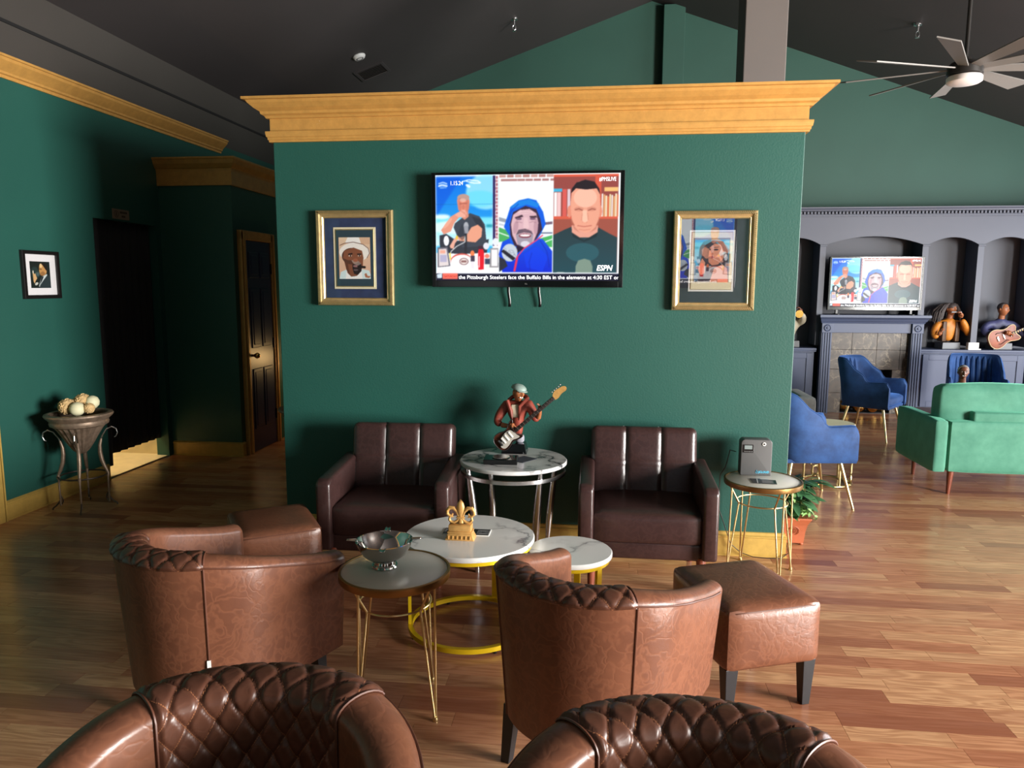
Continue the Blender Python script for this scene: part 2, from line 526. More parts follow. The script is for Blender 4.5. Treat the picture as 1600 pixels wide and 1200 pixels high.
# ------------------------------------------------------------------ mesh helpers
class MB:
    """collects shapes in one bmesh, then links them as one mesh object"""

    def __init__(self):
        self.bm = bmesh.new()

    def merge(self, b2, mat=None):
        if mat is not None:
            bmesh.ops.transform(b2, matrix=mat, verts=b2.verts)
        tmp = bpy.data.meshes.new('t')
        b2.to_mesh(tmp)
        b2.free()
        self.bm.from_mesh(tmp)
        bpy.data.meshes.remove(tmp)
        return self

    def box(self, c, s, rot=(0, 0, 0), bev=0.0, seg=2):
        b = bmesh.new()
        bmesh.ops.create_cube(b, size=1.0)
        bmesh.ops.scale(b, vec=s, verts=b.verts)
        if bev > 0:
            bmesh.ops.bevel(b, geom=b.edges[:], offset=min(bev, min(s) * 0.49), segments=seg, profile=0.5, affect='EDGES')
        return self.merge(b, Matrix.Translation(c) @ Euler(rot).to_matrix().to_4x4())

    def hexa(self, lo, hi, z0, z1, bev=0.0):
        """lo, hi: four (x, y) corners counter-clockwise at z0 and z1"""
        b = bmesh.new()
        v = [b.verts.new((x, y, z0)) for x, y in lo] + [b.verts.new((x, y, z1)) for x, y in hi]
        for f in ((3, 2, 1, 0), (4, 5, 6, 7), (0, 1, 5, 4), (1, 2, 6, 5), (2, 3, 7, 6), (3, 0, 4, 7)):
            b.faces.new([v[i] for i in f])
        if bev:
            bmesh.ops.bevel(b, geom=b.edges[:], offset=bev, segments=2, profile=0.5, affect='EDGES')
        return self.merge(b)

    def cyl(self, p0, p1, r0, r1=None, seg=12, cap=True):
        r1 = r0 if r1 is None else r1
        p0, p1 = Vector(p0), Vector(p1)
        d = p1 - p0
        b = bmesh.new()
        bmesh.ops.create_cone(b, cap_ends=cap, segments=seg, radius1=r0, radius2=r1, depth=d.length)
        q = d.to_track_quat('Z', 'Y').to_matrix().to_4x4()
        return self.merge(b, Matrix.Translation((p0 + p1) / 2) @ q)

    def sph(self, c, r, seg=16, rings=10, rot=(0, 0, 0)):
        b = bmesh.new()
        bmesh.ops.create_uvsphere(b, u_segments=seg, v_segments=rings, radius=1.0)
        s = (r, r, r) if isinstance(r, (int, float)) else r
        bmesh.ops.scale(b, vec=s, verts=b.verts)
        return self.merge(b, Matrix.Translation(c) @ Euler(rot).to_matrix().to_4x4())

    def lathe(self, prof, seg=32, c=(0, 0, 0), radf=None, a0=0.0):
        """prof: list of (r, z); radf(angle, i) scales the radius"""
        b = bmesh.new()
        rows = []
        for i, (r, z) in enumerate(prof):
            if r < 1e-6:
                rows.append([b.verts.new((c[0], c[1], c[2] + z))])
                continue
            row = []
            for k in range(seg):
                a = a0 + 2 * PI * k / seg
                rr = r * (radf(a, i) if radf else 1.0)
                row.append(b.verts.new((c[0] + rr * math.cos(a), c[1] + rr * math.sin(a), c[2] + z)))
            rows.append(row)
        for i in range(len(rows) - 1):
            A, B = rows[i], rows[i + 1]
            for k in range(seg):
                k2 = (k + 1) % seg
                if len(A) == 1 and len(B) == 1:
                    continue
                if len(A) == 1:
                    b.faces.new((A[0], B[k], B[k2]))
                elif len(B) == 1:
                    b.faces.new((A[k], A[k2], B[0]))
                else:
                    b.faces.new((A[k], A[k2], B[k2], B[k]))
        bmesh.ops.recalc_face_normals(b, faces=b.faces)
        return self.merge(b)

    def tube(self, pts, r, seg=8, closed=False, cap=True):
        pts = [Vector(p) for p in pts]
        n = len(pts)
        rad = r if isinstance(r, (list, tuple)) else [r] * n
        b = bmesh.new()
        rings = []
        prev = None
        for i, p in enumerate(pts):
            if closed:
                t = pts[(i + 1) % n] - pts[i - 1]
            else:
                t = pts[min(i + 1, n - 1)] - pts[max(i - 1, 0)]
            t.normalize()
            if prev is None:
                up = Vector((0, 0, 1)) if abs(t.z) < 0.9 else Vector((1, 0, 0))
                x = t.cross(up).normalized()
            else:
                x = (prev - t * prev.dot(t))
                if x.length < 1e-6:
                    x = t.orthogonal()
                x.normalize()
            prev = x
            y = t.cross(x)
            rings.append([b.verts.new(p + (x * math.cos(2 * PI * k / seg) + y * math.sin(2 * PI * k / seg)) * rad[i])
                          for k in range(seg)])
        m = n if closed else n - 1
        for i in range(m):
            A, B = rings[i], rings[(i + 1) % n]
            for k in range(seg):
                b.faces.new((A[k], A[(k + 1) % seg], B[(k + 1) % seg], B[k]))
        if cap and not closed:
            b.faces.new(rings[0][::-1])
            b.faces.new(rings[-1])
        bmesh.ops.recalc_face_normals(b, faces=b.faces)
        return self.merge(b)

    def prism(self, pts, h, mat=None, bev=0.0):
        """polygon in x, y extruded by h in z"""
        b = bmesh.new()
        lo = [b.verts.new((x, y, 0)) for x, y in pts]
        hi = [b.verts.new((x, y, h)) for x, y in pts]
        n = len(pts)
        b.faces.new(lo[::-1])
        b.faces.new(hi)
        for i in range(n):
            b.faces.new((lo[i], lo[(i + 1) % n], hi[(i + 1) % n], hi[i]))
        bmesh.ops.recalc_face_normals(b, faces=b.faces)
        if bev:
            ed = [e for e in b.edges if abs(e.verts[0].co.z - e.verts[1].co.z) < 1e-6]
            bmesh.ops.bevel(b, geom=ed, offset=bev, segments=3, profile=0.5, affect='EDGES')
        return self.merge(b, mat)

    def profile_x(self, prof, x0, x1, m0=0.0, m1=0.0, y0=0.0, sgn=-1):
        """moulding along x: prof list of (out, z); out grows towards -y (sgn) from y0; ends mitred by m*out"""
        b = bmesh.new()
        A = [b.verts.new((x0 - m0 * o, y0 + sgn * o, z)) for o, z in prof]
        B = [b.verts.new((x1 + m1 * o, y0 + sgn * o, z)) for o, z in prof]
        n = len(prof)
        for i in range(n):
            b.faces.new((A[i], A[(i + 1) % n], B[(i + 1) % n], B[i]))
        b.faces.new(A)
        b.faces.new(B[::-1])
        bmesh.ops.recalc_face_normals(b, faces=b.faces)
        return self.merge(b)

    def grid(self, rows, close_u=False):
        """rows: list of lists of points"""
        b = bmesh.new()
        vs_ = [[b.verts.new(p) for p in r] for r in rows]
        for i in range(len(vs_) - 1):
            A, B = vs_[i], vs_[i + 1]
            n = len(A)
            for k in range(n if close_u else n - 1):
                b.faces.new((A[k], A[(k + 1) % n], B[(k + 1) % n], B[k]))
        return self.merge(b)

    def build(self, name, mat, parent=None, smooth=True, loc=None, rz=None, auto=True):
        bmesh.ops.remove_doubles(self.bm, verts=self.bm.verts, dist=1e-6)
        me = bpy.data.meshes.new(name)
        self.bm.to_mesh(me)
        self.bm.free()
        me.materials.append(mat)
        if smooth:
            me.polygons.foreach_set('use_smooth', [True] * len(me.polygons))
            if auto:
                me.set_sharp_from_angle(angle=math.radians(38))
        o = bpy.data.objects.new(name, me)
        COL.objects.link(o)
        if parent:
            o.parent = parent
        if loc is not None:
            o.location = loc
        if rz is not None:
            o.rotation_euler = (0, 0, rz)
        return o


def tag(o, label=None, cat=None, group=None, kind=None):
    if label:
        o['label'] = label
    if cat:
        o['category'] = cat
    if group:
        o['group'] = group
    if kind:
        o['kind'] = kind
    return o


def thing(name, label, cat, loc=(0, 0, 0), rz=0.0, group=None):
    o = bpy.data.objects.new(name, None)
    o.empty_display_size = 0.1
    COL.objects.link(o)
    o.location = loc
    o.rotation_euler = (0, 0, rz)
    return tag(o, label, cat, group)


def kids(o):
    return [c for c in bpy.data.objects if c.parent == o]


def copy_tree(o, parent=None, label=None, loc=None, rz=None, skip=()):
    """copies a thing, its parts and their sub-parts"""
    c = o.copy()
    COL.objects.link(c)
    c.parent = parent
    if label:
        c['label'] = label
    if loc is not None:
        c.location = loc
    if rz is not None:
        c.rotation_euler = (0, 0, rz)
    for ch in kids(o):
        if ch.name.split('.')[0] not in skip:
            copy_tree(ch, c)
    return c


def struct(o):
    return tag(o, kind='structure')


def cushion(mb, c, s, r=0.03, bulge=0.02, n=10, rot=(0, 0, 0)):
    """soft box with rounded edges and slightly bulging faces"""
    b = bmesh.new()
    bmesh.ops.create_cube(b, size=2.0)
    bmesh.ops.subdivide_edges(b, edges=b.edges[:], cuts=n, use_grid_fill=True)
    hx, hy, hz = s[0] / 2, s[1] / 2, s[2] / 2
    for v in b.verts:
        p = v.co
        q = Vector((p.x * hx, p.y * hy, p.z * hz))
        core = Vector((max(-hx + r, min(hx - r, q.x)), max(-hy + r, min(hy - r, q.y)), max(-hz + r, min(hz - r, q.z))))
        d = q - core
        if d.length > 1e-9:
            q = core + d.normalized() * min(r, d.length)
        kx, ky, kz = 1 - p.x ** 2, 1 - p.y ** 2, 1 - p.z ** 2
        if abs(p.z) > 0.99:
            q.z += math.copysign(bulge * kx * ky, p.z)
        if abs(p.y) > 0.99:
            q.y += math.copysign(bulge * kx * kz, p.y)
        if abs(p.x) > 0.99:
            q.x += math.copysign(bulge * ky * kz, p.x)
        v.co = q
    return mb.merge(b, Matrix.Translation(c) @ Euler(rot).to_matrix().to_4x4())


def skin(name, joints, edges, mat, parent=None, sub=2):
    """one continuous body grown over a skeleton; joints: list of (x, y, z, r) or (x, y, z, rx, ry)"""
    me = bpy.data.meshes.new(name)
    me.from_pydata([j[:3] for j in joints], edges, [])
    o = bpy.data.objects.new(name, me)
    COL.objects.link(o)
    md = o.modifiers.new('skin', 'SKIN')
    md.use_smooth_shade = True
    lay = me.skin_vertices[0] if len(me.skin_vertices) else None
    if lay is None:
        bm = bmesh.new()
        bm.from_mesh(me)
        bm.verts.layers.skin.verify()
        bm.to_mesh(me)
        bm.free()
        lay = me.skin_vertices[0]
    for i, j in enumerate(joints):
        lay.data[i].radius = (j[3], j[4] if len(j) > 4 else j[3])
        lay.data[i].use_root = (i == 0)
    sb = o.modifiers.new('sub', 'SUBSURF')
    sb.levels = sub
    sb.render_levels = sub
    dg = bpy.context.evaluated_depsgraph_get()
    me2 = bpy.data.meshes.new_from_object(o.evaluated_get(dg))
    me2.name = name
    bpy.data.objects.remove(o)
    bpy.data.meshes.remove(me)
    me2.materials.clear()
    me2.materials.append(mat)
    me2.polygons.foreach_set('use_smooth', [True] * len(me2.polygons))
    o2 = bpy.data.objects.new(name, me2)
    COL.objects.link(o2)
    if parent:
        o2.parent = parent
    return o2


def text(name, body, size, mat, parent=None, loc=(0, 0, 0), rot=(PI / 2, 0, 0), align='LEFT', shear=0.0, bold=0.0, xs=1.0):
    cu = bpy.data.curves.new(name, 'FONT')
    cu.body = body
    cu.size = size
    cu.align_x = align
    cu.align_y = 'CENTER'
    cu.shear = shear
    cu.offset = bold
    cu.extrude = 0.0002
    cu.resolution_u = 3
    cu.materials.append(mat)
    o = bpy.data.objects.new(name, cu)
    COL.objects.link(o)
    o.location = loc
    o.rotation_euler = rot
    o.scale = (xs, 1, 1)
    me = bpy.data.meshes.new_from_object(o)
    me.name = name
    bpy.data.objects.remove(o)
    me.materials.clear()
    me.materials.append(mat)
    o = bpy.data.objects.new(name, me)
    COL.objects.link(o)
    o.location = loc
    o.rotation_euler = rot
    o.scale = (xs, 1, 1)
    if parent:
        o.parent = parent
    return o


# ------------------------------------------------------------------ flat pictures (screens and prints): painted as vertex colours on a fine grid
class Pic:
    def __init__(self, w, h, ss=3, bg=(255, 255, 255)):
        self.w, self.h, self.ss = w, h, ss
        self.a = np.ones((h * ss, w * ss, 3), float) * np.array(bg, float)
        self.T = (1.0, 0.0, 1.0, 0.0)

    def space(self, x0, y0, x1, y1):
        """drawing coordinates: this rectangle fills the picture"""
        self.T = (self.w * self.ss / (x1 - x0), -x0, self.h * self.ss / (y1 - y0), -y0)
        return self

    def px(self, pts):
        sx, ox, sy, oy = self.T
        return [((x + ox) * sx, (y + oy) * sy) for x, y in pts]

    def poly(self, pts, col, al=1.0, col2=None):
        P = self.px(pts)
        xs = [p[0] for p in P]
        ys = [p[1] for p in P]
        H, W = self.a.shape[:2]
        x0, x1 = max(0, int(min(xs))), min(W, int(max(xs)) + 2)
        y0, y1 = max(0, int(min(ys))), min(H, int(max(ys)) + 2)
        if x1 <= x0 or y1 <= y0:
            return self
        X, Y = np.meshgrid(np.arange(x0, x1) + 0.5, np.arange(y0, y1) + 0.5)
        m = np.zeros(X.shape, bool)
        n = len(P)
        for i in range(n):
            (ax, ay), (bx, by) = P[i], P[(i + 1) % n]
            if ay == by:
                continue
            c = ((ay > Y) != (by > Y)) & (X < (bx - ax) * (Y - ay) / (by - ay) + ax)
            m ^= c
        reg = self.a[y0:y1, x0:x1]
        c = np.array(col, float)
        if col2 is not None:
            t = ((Y - min(ys)) / max(1e-6, max(ys) - min(ys)))[..., None]
            c = c * (1 - t) + np.array(col2, float) * t
            c = c[m]
        reg[m] = reg[m] * (1 - al) + c * al
        return self

    def rect(self, x0, y0, x1, y1, col, al=1.0, col2=None):
        return self.poly([(x0, y0), (x1, y0), (x1, y1), (x0, y1)], col, al, col2)

    def ell(self, cx, cy, rx, ry, col, al=1.0, rot=0.0, col2=None, a0=0, a1=360):
        c, s = math.cos(math.radians(rot)), math.sin(math.radians(rot))
        pts = []
        for k in range(37):
            a = math.radians(a0 + (a1 - a0) * k / 36)
            x, y = rx * math.cos(a), ry * math.sin(a)
            pts.append((cx + x * c - y * s, cy + x * s + y * c))
        return self.poly(pts, col, al, col2)

    def line(self, pts, w, col, al=1.0):
        for (ax, ay), (bx, by) in zip(pts[:-1], pts[1:]):
            d = math.hypot(bx - ax, by - ay) or 1e-6
            nx, ny = -(by - ay) / d * w / 2, (bx - ax) / d * w / 2
            self.poly([(ax + nx, ay + ny), (bx + nx, by + ny), (bx - nx, by - ny), (ax - nx, ay - ny)], col, al)
        return self

    def blur(self, r):
        r = int(r)
        if r < 1:
            return self
        for _ in range(2):
            for ax in (0, 1):
                p = np.concatenate([np.repeat(np.take(self.a, [0], ax), r + 1, ax), self.a,
                                    np.repeat(np.take(self.a, [-1], ax), r, ax)], ax)
                c = np.cumsum(p, ax)
                n = self.a.shape[ax]
                k = 2 * r + 1
                self.a = (np.take(c, range(k, k + n), ax) - np.take(c, range(0, n), ax)) / k
        return self

    def mesh(self, name, w, h, mat):
        """grid of w by h metres in the local x, z plane, facing -y, origin at its centre"""
        s = self.ss
        a = self.a.reshape(self.h, s, self.w, s, 3).mean(axis=(1, 3)) / 255.0
        a = np.clip(a, 0, 1)
        a = np.where(a <= 0.04045, a / 12.92, ((a + 0.055) / 1.055) ** 2.4)
        nx, ny = self.w, self.h
        xs = (np.arange(nx) / (nx - 1) - 0.5) * w
        zs = (0.5 - np.arange(ny) / (ny - 1)) * h
        co = np.zeros((ny, nx, 3), np.float32)
        co[..., 0] = xs[None, :]
        co[..., 2] = zs[:, None]
        idx = np.arange(nx * ny).reshape(ny, nx)
        q = np.stack([idx[1:, :-1], idx[1:, 1:], idx[:-1, 1:], idx[:-1, :-1]], -1).reshape(-1, 4)
        me = bpy.data.meshes.new(name)
        me.vertices.add(nx * ny)
        me.vertices.foreach_set('co', co.ravel())
        me.loops.add(q.size)
        me.loops.foreach_set('vertex_index', q.ravel().astype(np.int32))
        me.polygons.add(len(q))
        me.polygons.foreach_set('loop_start', np.arange(0, q.size, 4, dtype=np.int32))
        me.update(calc_edges=True)
        ca = me.color_attributes.new('print', 'FLOAT_COLOR', 'POINT')
        rgba = np.ones((ny * nx, 4), np.float32)
        rgba[:, :3] = a.reshape(-1, 3)
        ca.data.foreach_set('color', rgba.ravel())
        me.materials.append(mat)
        return me


def put(name, me, parent=None, loc=(0, 0, 0), rot=(0, 0, 0), scale=1.0):
    o = bpy.data.objects.new(name, me)
    COL.objects.link(o)
    o.location = loc
    o.rotation_euler = rot
    o.scale = (scale,) * 3
    if parent:
        o.parent = parent
    return o


# ------------------------------------------------------------------ the room shell
XL, XR, YF, YB = -3.98, 7.0, -2.40, 10.10


def zl(x):
    return 4.994 + 0.3476 * x


def zr(x):
    return 5.41 - 0.359 * x


XRIDGE = (5.41 - 4.994) / (0.3476 + 0.359)
ZRIDGE = zl(XRIDGE)


def run(mb, prof, a, b, out, m0=0.0, m1=0.0):
    """moulding from a to b (x, y); prof = (out, z) points; out = outward unit direction (x, y)"""
    a, b = Vector((a[0], a[1], 0)), Vector((b[0], b[1], 0))
    d = (b - a).normalized()
    o = Vector((out[0], out[1], 0))
    bm = bmesh.new()
    A = [bm.verts.new(a + o * q - d * (m0 * q) + Vector((0, 0, z))) for q, z in prof]
    B = [bm.verts.new(b + o * q + d * (m1 * q) + Vector((0, 0, z))) for q, z in prof]
    n = len(prof)
    for i in range(n):
        bm.faces.new((A[i], A[(i + 1) % n], B[(i + 1) % n], B[i]))
    bm.faces.new(A)
    bm.faces.new(B[::-1])
    bmesh.ops.recalc_face_normals(bm, faces=bm.faces)
    return mb.merge(bm)


# floor: joint-coloured slab, planks laid along x on top of it
fl = MB()
fl.box(((XL + XR) / 2, (YF + YB) / 2, -0.056), (XR - XL + 0.4, YB - YF + 0.4, 0.10))
floor = struct(fl.build('floor', M['subfloor'], smooth=False))


def floor_planks():
    W = 0.09
    r = random.Random(3)
    unit = MB().box((0.5, 0, -0.003), (1.0, W - 0.0016, 0.006)).build('plank', M['plank'], floor, smooth=False)
    me = unit.data
    cands = []
    y = YF
    while y < YB - 0.02:
        x = XL - r.random() * 0.8
        yc = y + W / 2
        w = min(W, YB - y)
        while x < XR:
            L = r.choice([0.36, 0.45, 0.45, 0.6, 0.72, 0.9])
            x0, x1 = max(x, XL), min(x + L, XR)
            if x1 - x0 > 0.03:
                cands.append((x0, x1, yc))
            x += L
        y += W

    def near(c):
        x0, x1, yc = c
        if yc < 2.15:
            return 99
        xm = (x0 + x1) / 2
        if not (-0.83 * yc - 0.3 < xm < 0.56 * yc + 0.35):
            return 99
        if xm < 1.15 and yc > 4.37:
            return 60 + yc
        return yc
    cands.sort(key=near)
    first = True
    for x0, x1, yc in cands[:298]:
        if first:
            o = unit
            first = False
        else:
            o = bpy.data.objects.new('plank', me)
            COL.objects.link(o)
            o.parent = floor
        o.location = (x0 + 0.0006, yc, 0)
        o.scale = (x1 - x0 - 0.0012, 1, 1)
    v, f = [], []
    for x0, x1, yc in cands[298:]:
        i = len(v)
        a, b2 = x0 + 0.0006, x1 - 0.0006
        p, q = yc - W / 2 + 0.0008, min(yc + W / 2 - 0.0008, YB)
        v += [(a, p, -0.006), (b2, p, -0.006), (b2, q, -0.006), (a, q, -0.006), (a, p, 0), (b2, p, 0), (b2, q, 0), (a, q, 0)]
        f += [(i + 4, i + 5, i + 6, i + 7), (i, i + 1, i + 5, i + 4), (i + 1, i + 2, i + 6, i + 5), (i + 2, i + 3, i + 7, i + 6),
              (i + 3, i, i + 4, i + 7)]
    m2 = bpy.data.meshes.new('far_planks')
    m2.from_pydata(v, [], f)
    m2.materials.append(M['plank_far'])
    o = bpy.data.objects.new('far_planks', m2)
    COL.objects.link(o)
    o.parent = floor
    tag(o, kind='stuff')


floor_planks()

# ceiling: two slopes
cm = MB()
T = 0.08
bmc = bmesh.new()


def slab(pts):
    lo = [bmc.verts.new(p) for p in pts]
    hi = [bmc.verts.new((p[0], p[1], p[2] + T)) for p in pts]
    n = len(pts)
    bmc.faces.new(lo)
    bmc.faces.new(hi[::-1])
    for i in range(n):
        bmc.faces.new((lo[i], hi[i], hi[(i + 1) % n], lo[(i + 1) % n]))


slab([(XL - .1, YF - .1, zl(XL - .1)), (XL - .1, YB + .1, zl(XL - .1)), (XRIDGE, YB + .1, ZRIDGE), (XRIDGE, YF - .1, ZRIDGE)])
slab([(XRIDGE, YF - .1, ZRIDGE), (XRIDGE, YB + .1, ZRIDGE), (XR + .1, YB + .1, zr(XR + .1)), (XR + .1, YF - .1, zr(XR + .1))])
bmesh.ops.recalc_face_normals(bmc, faces=bmc.faces)
cm.merge(bmc)
ceiling = struct(cm.build('ceiling', M['charcoal'], smooth=False))


# walls made of solid pieces around their openings
def wall_y(name, y0, y1, mat, holes=()):
    """wall across x at y0..y1 up to 2.6 with holes (x0, x1, z0, z1), gable above"""
    mb = MB()
    xs = sorted({XL, XR} | {h[0] for h in holes} | {h[1] for h in holes})
    for a, b in zip(xs[:-1], xs[1:]):
        hh = [h for h in holes if h[0] <= a and h[1] >= b]
        if hh:
            h = hh[0]
            if h[2] > 0.01:
                mb.box(((a + b) / 2, (y0 + y1) / 2, h[2] / 2), (b - a, y1 - y0, h[2]))
            mb.box(((a + b) / 2, (y0 + y1) / 2, (h[3] + 2.6) / 2), (b - a, y1 - y0, 2.6 - h[3]))
        else:
            mb.box(((a + b) / 2, (y0 + y1) / 2, 1.3), (b - a, y1 - y0, 2.6))
    e = 0.03
    pts = [(XL, 2.6), (XR, 2.6), (XR, zr(XR) + e), (XRIDGE, ZRIDGE + e), (XL, zl(XL) + e)]
    mb.prism(pts, y1 - y0, Matrix.Translation((0, y1, 0)) @ Matrix.Rotation(PI / 2, 4, 'X'))
    return struct(mb.build(name, mat, smooth=False))


wall_back = wall_y('wall_back', YB, YB + 0.12, M['green_far'])
wall_front = wall_y('wall_front', YF - 0.12, YF, M['drywall'], [(-2.45, -1.35, 0.8, 2.2), (2.9, 5.5, 0.02, 2.35)])

# left wall: green below the crown, dark band above, doorway at y 5.49..6.33
mb = MB()
mb.box((XL - .06, (YF + 5.49) / 2, 1.52), (.12, 5.49 - YF, 3.04))
mb.box((XL - .06, (5.49 + 6.33) / 2, (2.117 + 3.04) / 2), (.12, 6.33 - 5.49, 3.04 - 2.117))
mb.box((XL - .06, (6.33 + YB) / 2, 1.52), (.12, YB - 6.33, 3.04))
wall_left = struct(mb.build('wall_left', M['green'], smooth=False))
mb = MB()
mb.box((XL - .06, (YF + YB) / 2, 3.33), (.12, YB - YF, .58))
mb.build('upper_band', M['charcoal_band'], wall_left, smooth=False)
mb = MB()
mb.box((XL + .003, (YF + YB) / 2, 3.335), (.012, YB - YF, .022))
mb.build('shadow_gap', M['black_line'], wall_left, smooth=False)

# right wall with two storefront bays
mb = MB()
WB = (-1.25, 1.75)
mb.box((XR + .06, (YF + YB) / 2, .15), (.12, YB - YF, .30))
mb.box((XR + .06, (YF + YB) / 2, 2.77), (.12, YB - YF, .40))
mb.box((XR + .06, (1.75 + 5.1) / 2, 1.43), (.12, 3.35, 2.28))
mb.box((XR + .06, (YF - 1.25) / 2, 1.43), (.12, -1.25 - YF, 2.28))
mb.box((XR + .06, (8.1 + YB) / 2, 1.43), (.12, YB - 8.1, 2.28))
wall_right = struct(mb.build('wall_right', M['green_far'], smooth=False))


def window(name, axis, fixed, a, b, z0, z1, n):
    fr = MB()
    w = .05
    for k in range(n + 1):
        c = a + (b - a) * k / n
        p = (fixed, c, (z0 + z1) / 2) if axis == 'y' else (c, fixed, (z0 + z1) / 2)
        fr.box(p, (w, w, z1 - z0))
    for z in (z0, z1):
        p = (fixed, (a + b) / 2, z) if axis == 'y' else ((a + b) / 2, fixed, z)
        fr.box(p, (w, b - a, w) if axis == 'y' else (b - a, w, w))
    o = struct(fr.build(name, M['black_wood'], smooth=False))
    for k in range(n):
        c = a + (b - a) * (k + .5) / n
        p = (fixed, c, (z0 + z1) / 2) if axis == 'y' else (c, fixed, (z0 + z1) / 2)
        L = (b - a) / n - w
        pn = MB().box(p, (.006, L, z1 - z0 - w) if axis == 'y' else (L, .006, z1 - z0 - w))
        pn.build('pane', M['window_glass'], o, smooth=False)
    return o


window('window_1', 'y', XR + .07, -1.25, 1.75, .30, 2.57, 3)
window('window_2', 'y', XR + .07, 5.1, 8.1, .30, 2.57, 3)
window('window_3', 'x', YF - .07, -2.45, -1.35, .8, 2.2, 2)
window('window_4', 'x', YF - .07, 2.9, 5.5, .03, 2.35, 2)

# centre partition with gold cornice and baseboard
PX0, PX1, PY0, PY1 = -1.965, 1.11, 4.37, 4.70
wall_center = struct(MB().box(((PX0 + PX1) / 2, (PY0 + PY1) / 2, 1.34), (PX1 - PX0, PY1 - PY0, 2.675), bev=.004).build(
    'wall_center', M['green'], smooth=False))


cl = MB()   # unseen box added behind the partition to keep window light off the hall
cl.box((-.32, 6.65, 1.30), (2.66, 3.9, 2.60))
cl.build('hall_light_blocker', M['green'], wall_center, smooth=False)


def around(name, prof, mat, parent=None):
    m = MB()
    run(m, prof, (PX0, PY0), (PX1, PY0), (0, -1), 1, 1)
    run(m, prof, (PX1, PY0), (PX1, PY1), (1, 0), 1, 1)
    run(m, prof, (PX1, PY1), (PX0, PY1), (0, 1), 1, 1)
    run(m, prof, (PX0, PY1), (PX0, PY0), (-1, 0), 1, 1)
    return m.build(name, mat, parent, smooth=False)


tr1 = struct(around('trim_1', [(0, 2.577), (.027, 2.577), (.034, 2.590), (.050, 2.598), (.053, 2.612), (.078, 2.628), (.104, 2.652),
                               (.112, 2.666), (.13, 2.668), (.13, 2.682), (0, 2.682)], M['gold_trim']))
around('frieze_board', [(0, 2.500), (.011, 2.500), (.011, 2.579), (0, 2.579)], M['gold_trim'], tr1)
around('lower_moulding', [(0, 2.442), (.017, 2.442), (.018, 2.452), (.023, 2.455), (.024, 2.468), (.029, 2.471), (.033, 2.492), (.033, 2.502),
                          (0, 2.502)], M['gold_trim'], tr1)
struct(around('baseboard_center', [(0, 0), (.020, 0), (.020, .010), (.014, .014), (.014, .112), (.019, .116), (.019, .124), (.010, .130),
                                   (.008, .145), (0, .148)], M['gold_base']))

# left wall crown and baseboard, casing of a door at the left edge of the view
crownL = [(0, 2.955), (.012, 2.955), (.014, 2.975), (.028, 2.980), (.030, 2.995), (.055, 3.02), (.085, 3.05), (.09, 3.068), (.10, 3.07),
          (.10, 3.085), (0, 3.085)]
m = MB()
run(m, crownL, (XL, YF), (XL, 7.55), (1, 0))
struct(m.build('trim_2', M['gold_trim'], smooth=False))
baseP = [(0, 0), (.018, 0), (.018, .012), (.013, .016), (.013, .11), (.018, .114), (.018, .122), (.008, .13), (0, .135)]
m = MB()
run(m, baseP, (XL, 4.40), (XL, 5.47), (1, 0))
struct(m.build('baseboard_left', M['gold_base'], smooth=False))
m = MB()
m.box((XL + .012, 4.31, 1.05), (.03, .12, 2.10), bev=.004)
m.box((XL + .018, 4.385, 1.05), (.012, .012, 2.10))
struct(m.build('trim_3', M['gold_base'], smooth=False))

# doorway in the left wall: black cloth panel over a cream strip coloured as sunlit floor
m = MB()
for k in range(24):
    pass
rows = []
for iz in range(9):
    z = .03 + (2.117 - .03) * iz / 8
    rows.append([])
    for k in range(61):
        y = 5.49 + .84 * k / 60
        hem = .0
        if iz == 0:
            hem = .055 if y < 5.63 else .15
        rows[-1].append((XL - .07 + .012 * math.sin(k * .9 + .3 * math.sin(k * .21)), y, z + hem))
m.grid(rows)
cu = m.build('door_2', M['curtain'])
struct(cu)
sm = cu.modifiers.new('solid', 'SOLIDIFY')
sm.thickness = .006
m = MB()
m.box((XL - .55, 5.92, .003), (1.06, .90, .012))
struct(m.build('trim_4', M['cream_floor'], smooth=False))
m = MB()   # shell of the small room behind the cloth
m.box((XL - 1.15, 5.92, 1.2), (.05, 1.2, 2.4))
m.box((XL - .65, 5.42, 1.2), (1.06, .10, 2.4))
m.box((XL - .65, 6.42, 1.2), (1.06, .10, 2.4))
m.box((XL - .65, 5.92, 2.42), (1.06, 1.1, .05))
m.box((XL - .65, 5.92, -.03), (1.06, 1.1, .04))
struct(m.build('wall_left_room', M['cream_floor'], smooth=False))

# low hall box in the left rear with its own cornice, baseboard and door
HX0, HX1, HY0, HY1 = XL, -3.29, 6.40, 9.2
m = MB()
m.box(((HX0 + HX1) / 2, (HY0 + HY1) / 2, 1.30), (HX1 - HX0, HY1 - HY0, 2.60))
wall_hall = struct(m.build('wall_left_hall', M['green'], smooth=False))
corn = [(0, 2.60), (.022, 2.60), (.026, 2.62), (.036, 2.625), (.06, 2.66), (.072, 2.695), (.08, 2.70), (.08, 2.715), (0, 2.715)]
board = [(0, 2.475), (.02, 2.475), (.02, 2.602), (0, 2.602)]
m = MB()
for p in (corn, board):
    run(m, p, (HX0, HY0), (HX1, HY0), (0, -1), 0, 1)
    run(m, p, (HX1, HY0), (HX1, HY1), (1, 0), 1, 0)
m.box(((HX0 + HX1) / 2, (HY0 + HY1) / 2, 2.65), (HX1 - HX0, HY1 - HY0, .10))
struct(m.build('trim_5', M['gold_trim'], smooth=False))
m = MB()
run(m, baseP, (HX0 + .01, HY0), (HX1, HY0), (0, -1), 0, 1)
run(m, baseP, (HX1, HY0), (HX1, 6.45), (1, 0), 1, 0)
struct(m.build('baseboard_hall', M['gold_base'], smooth=False))

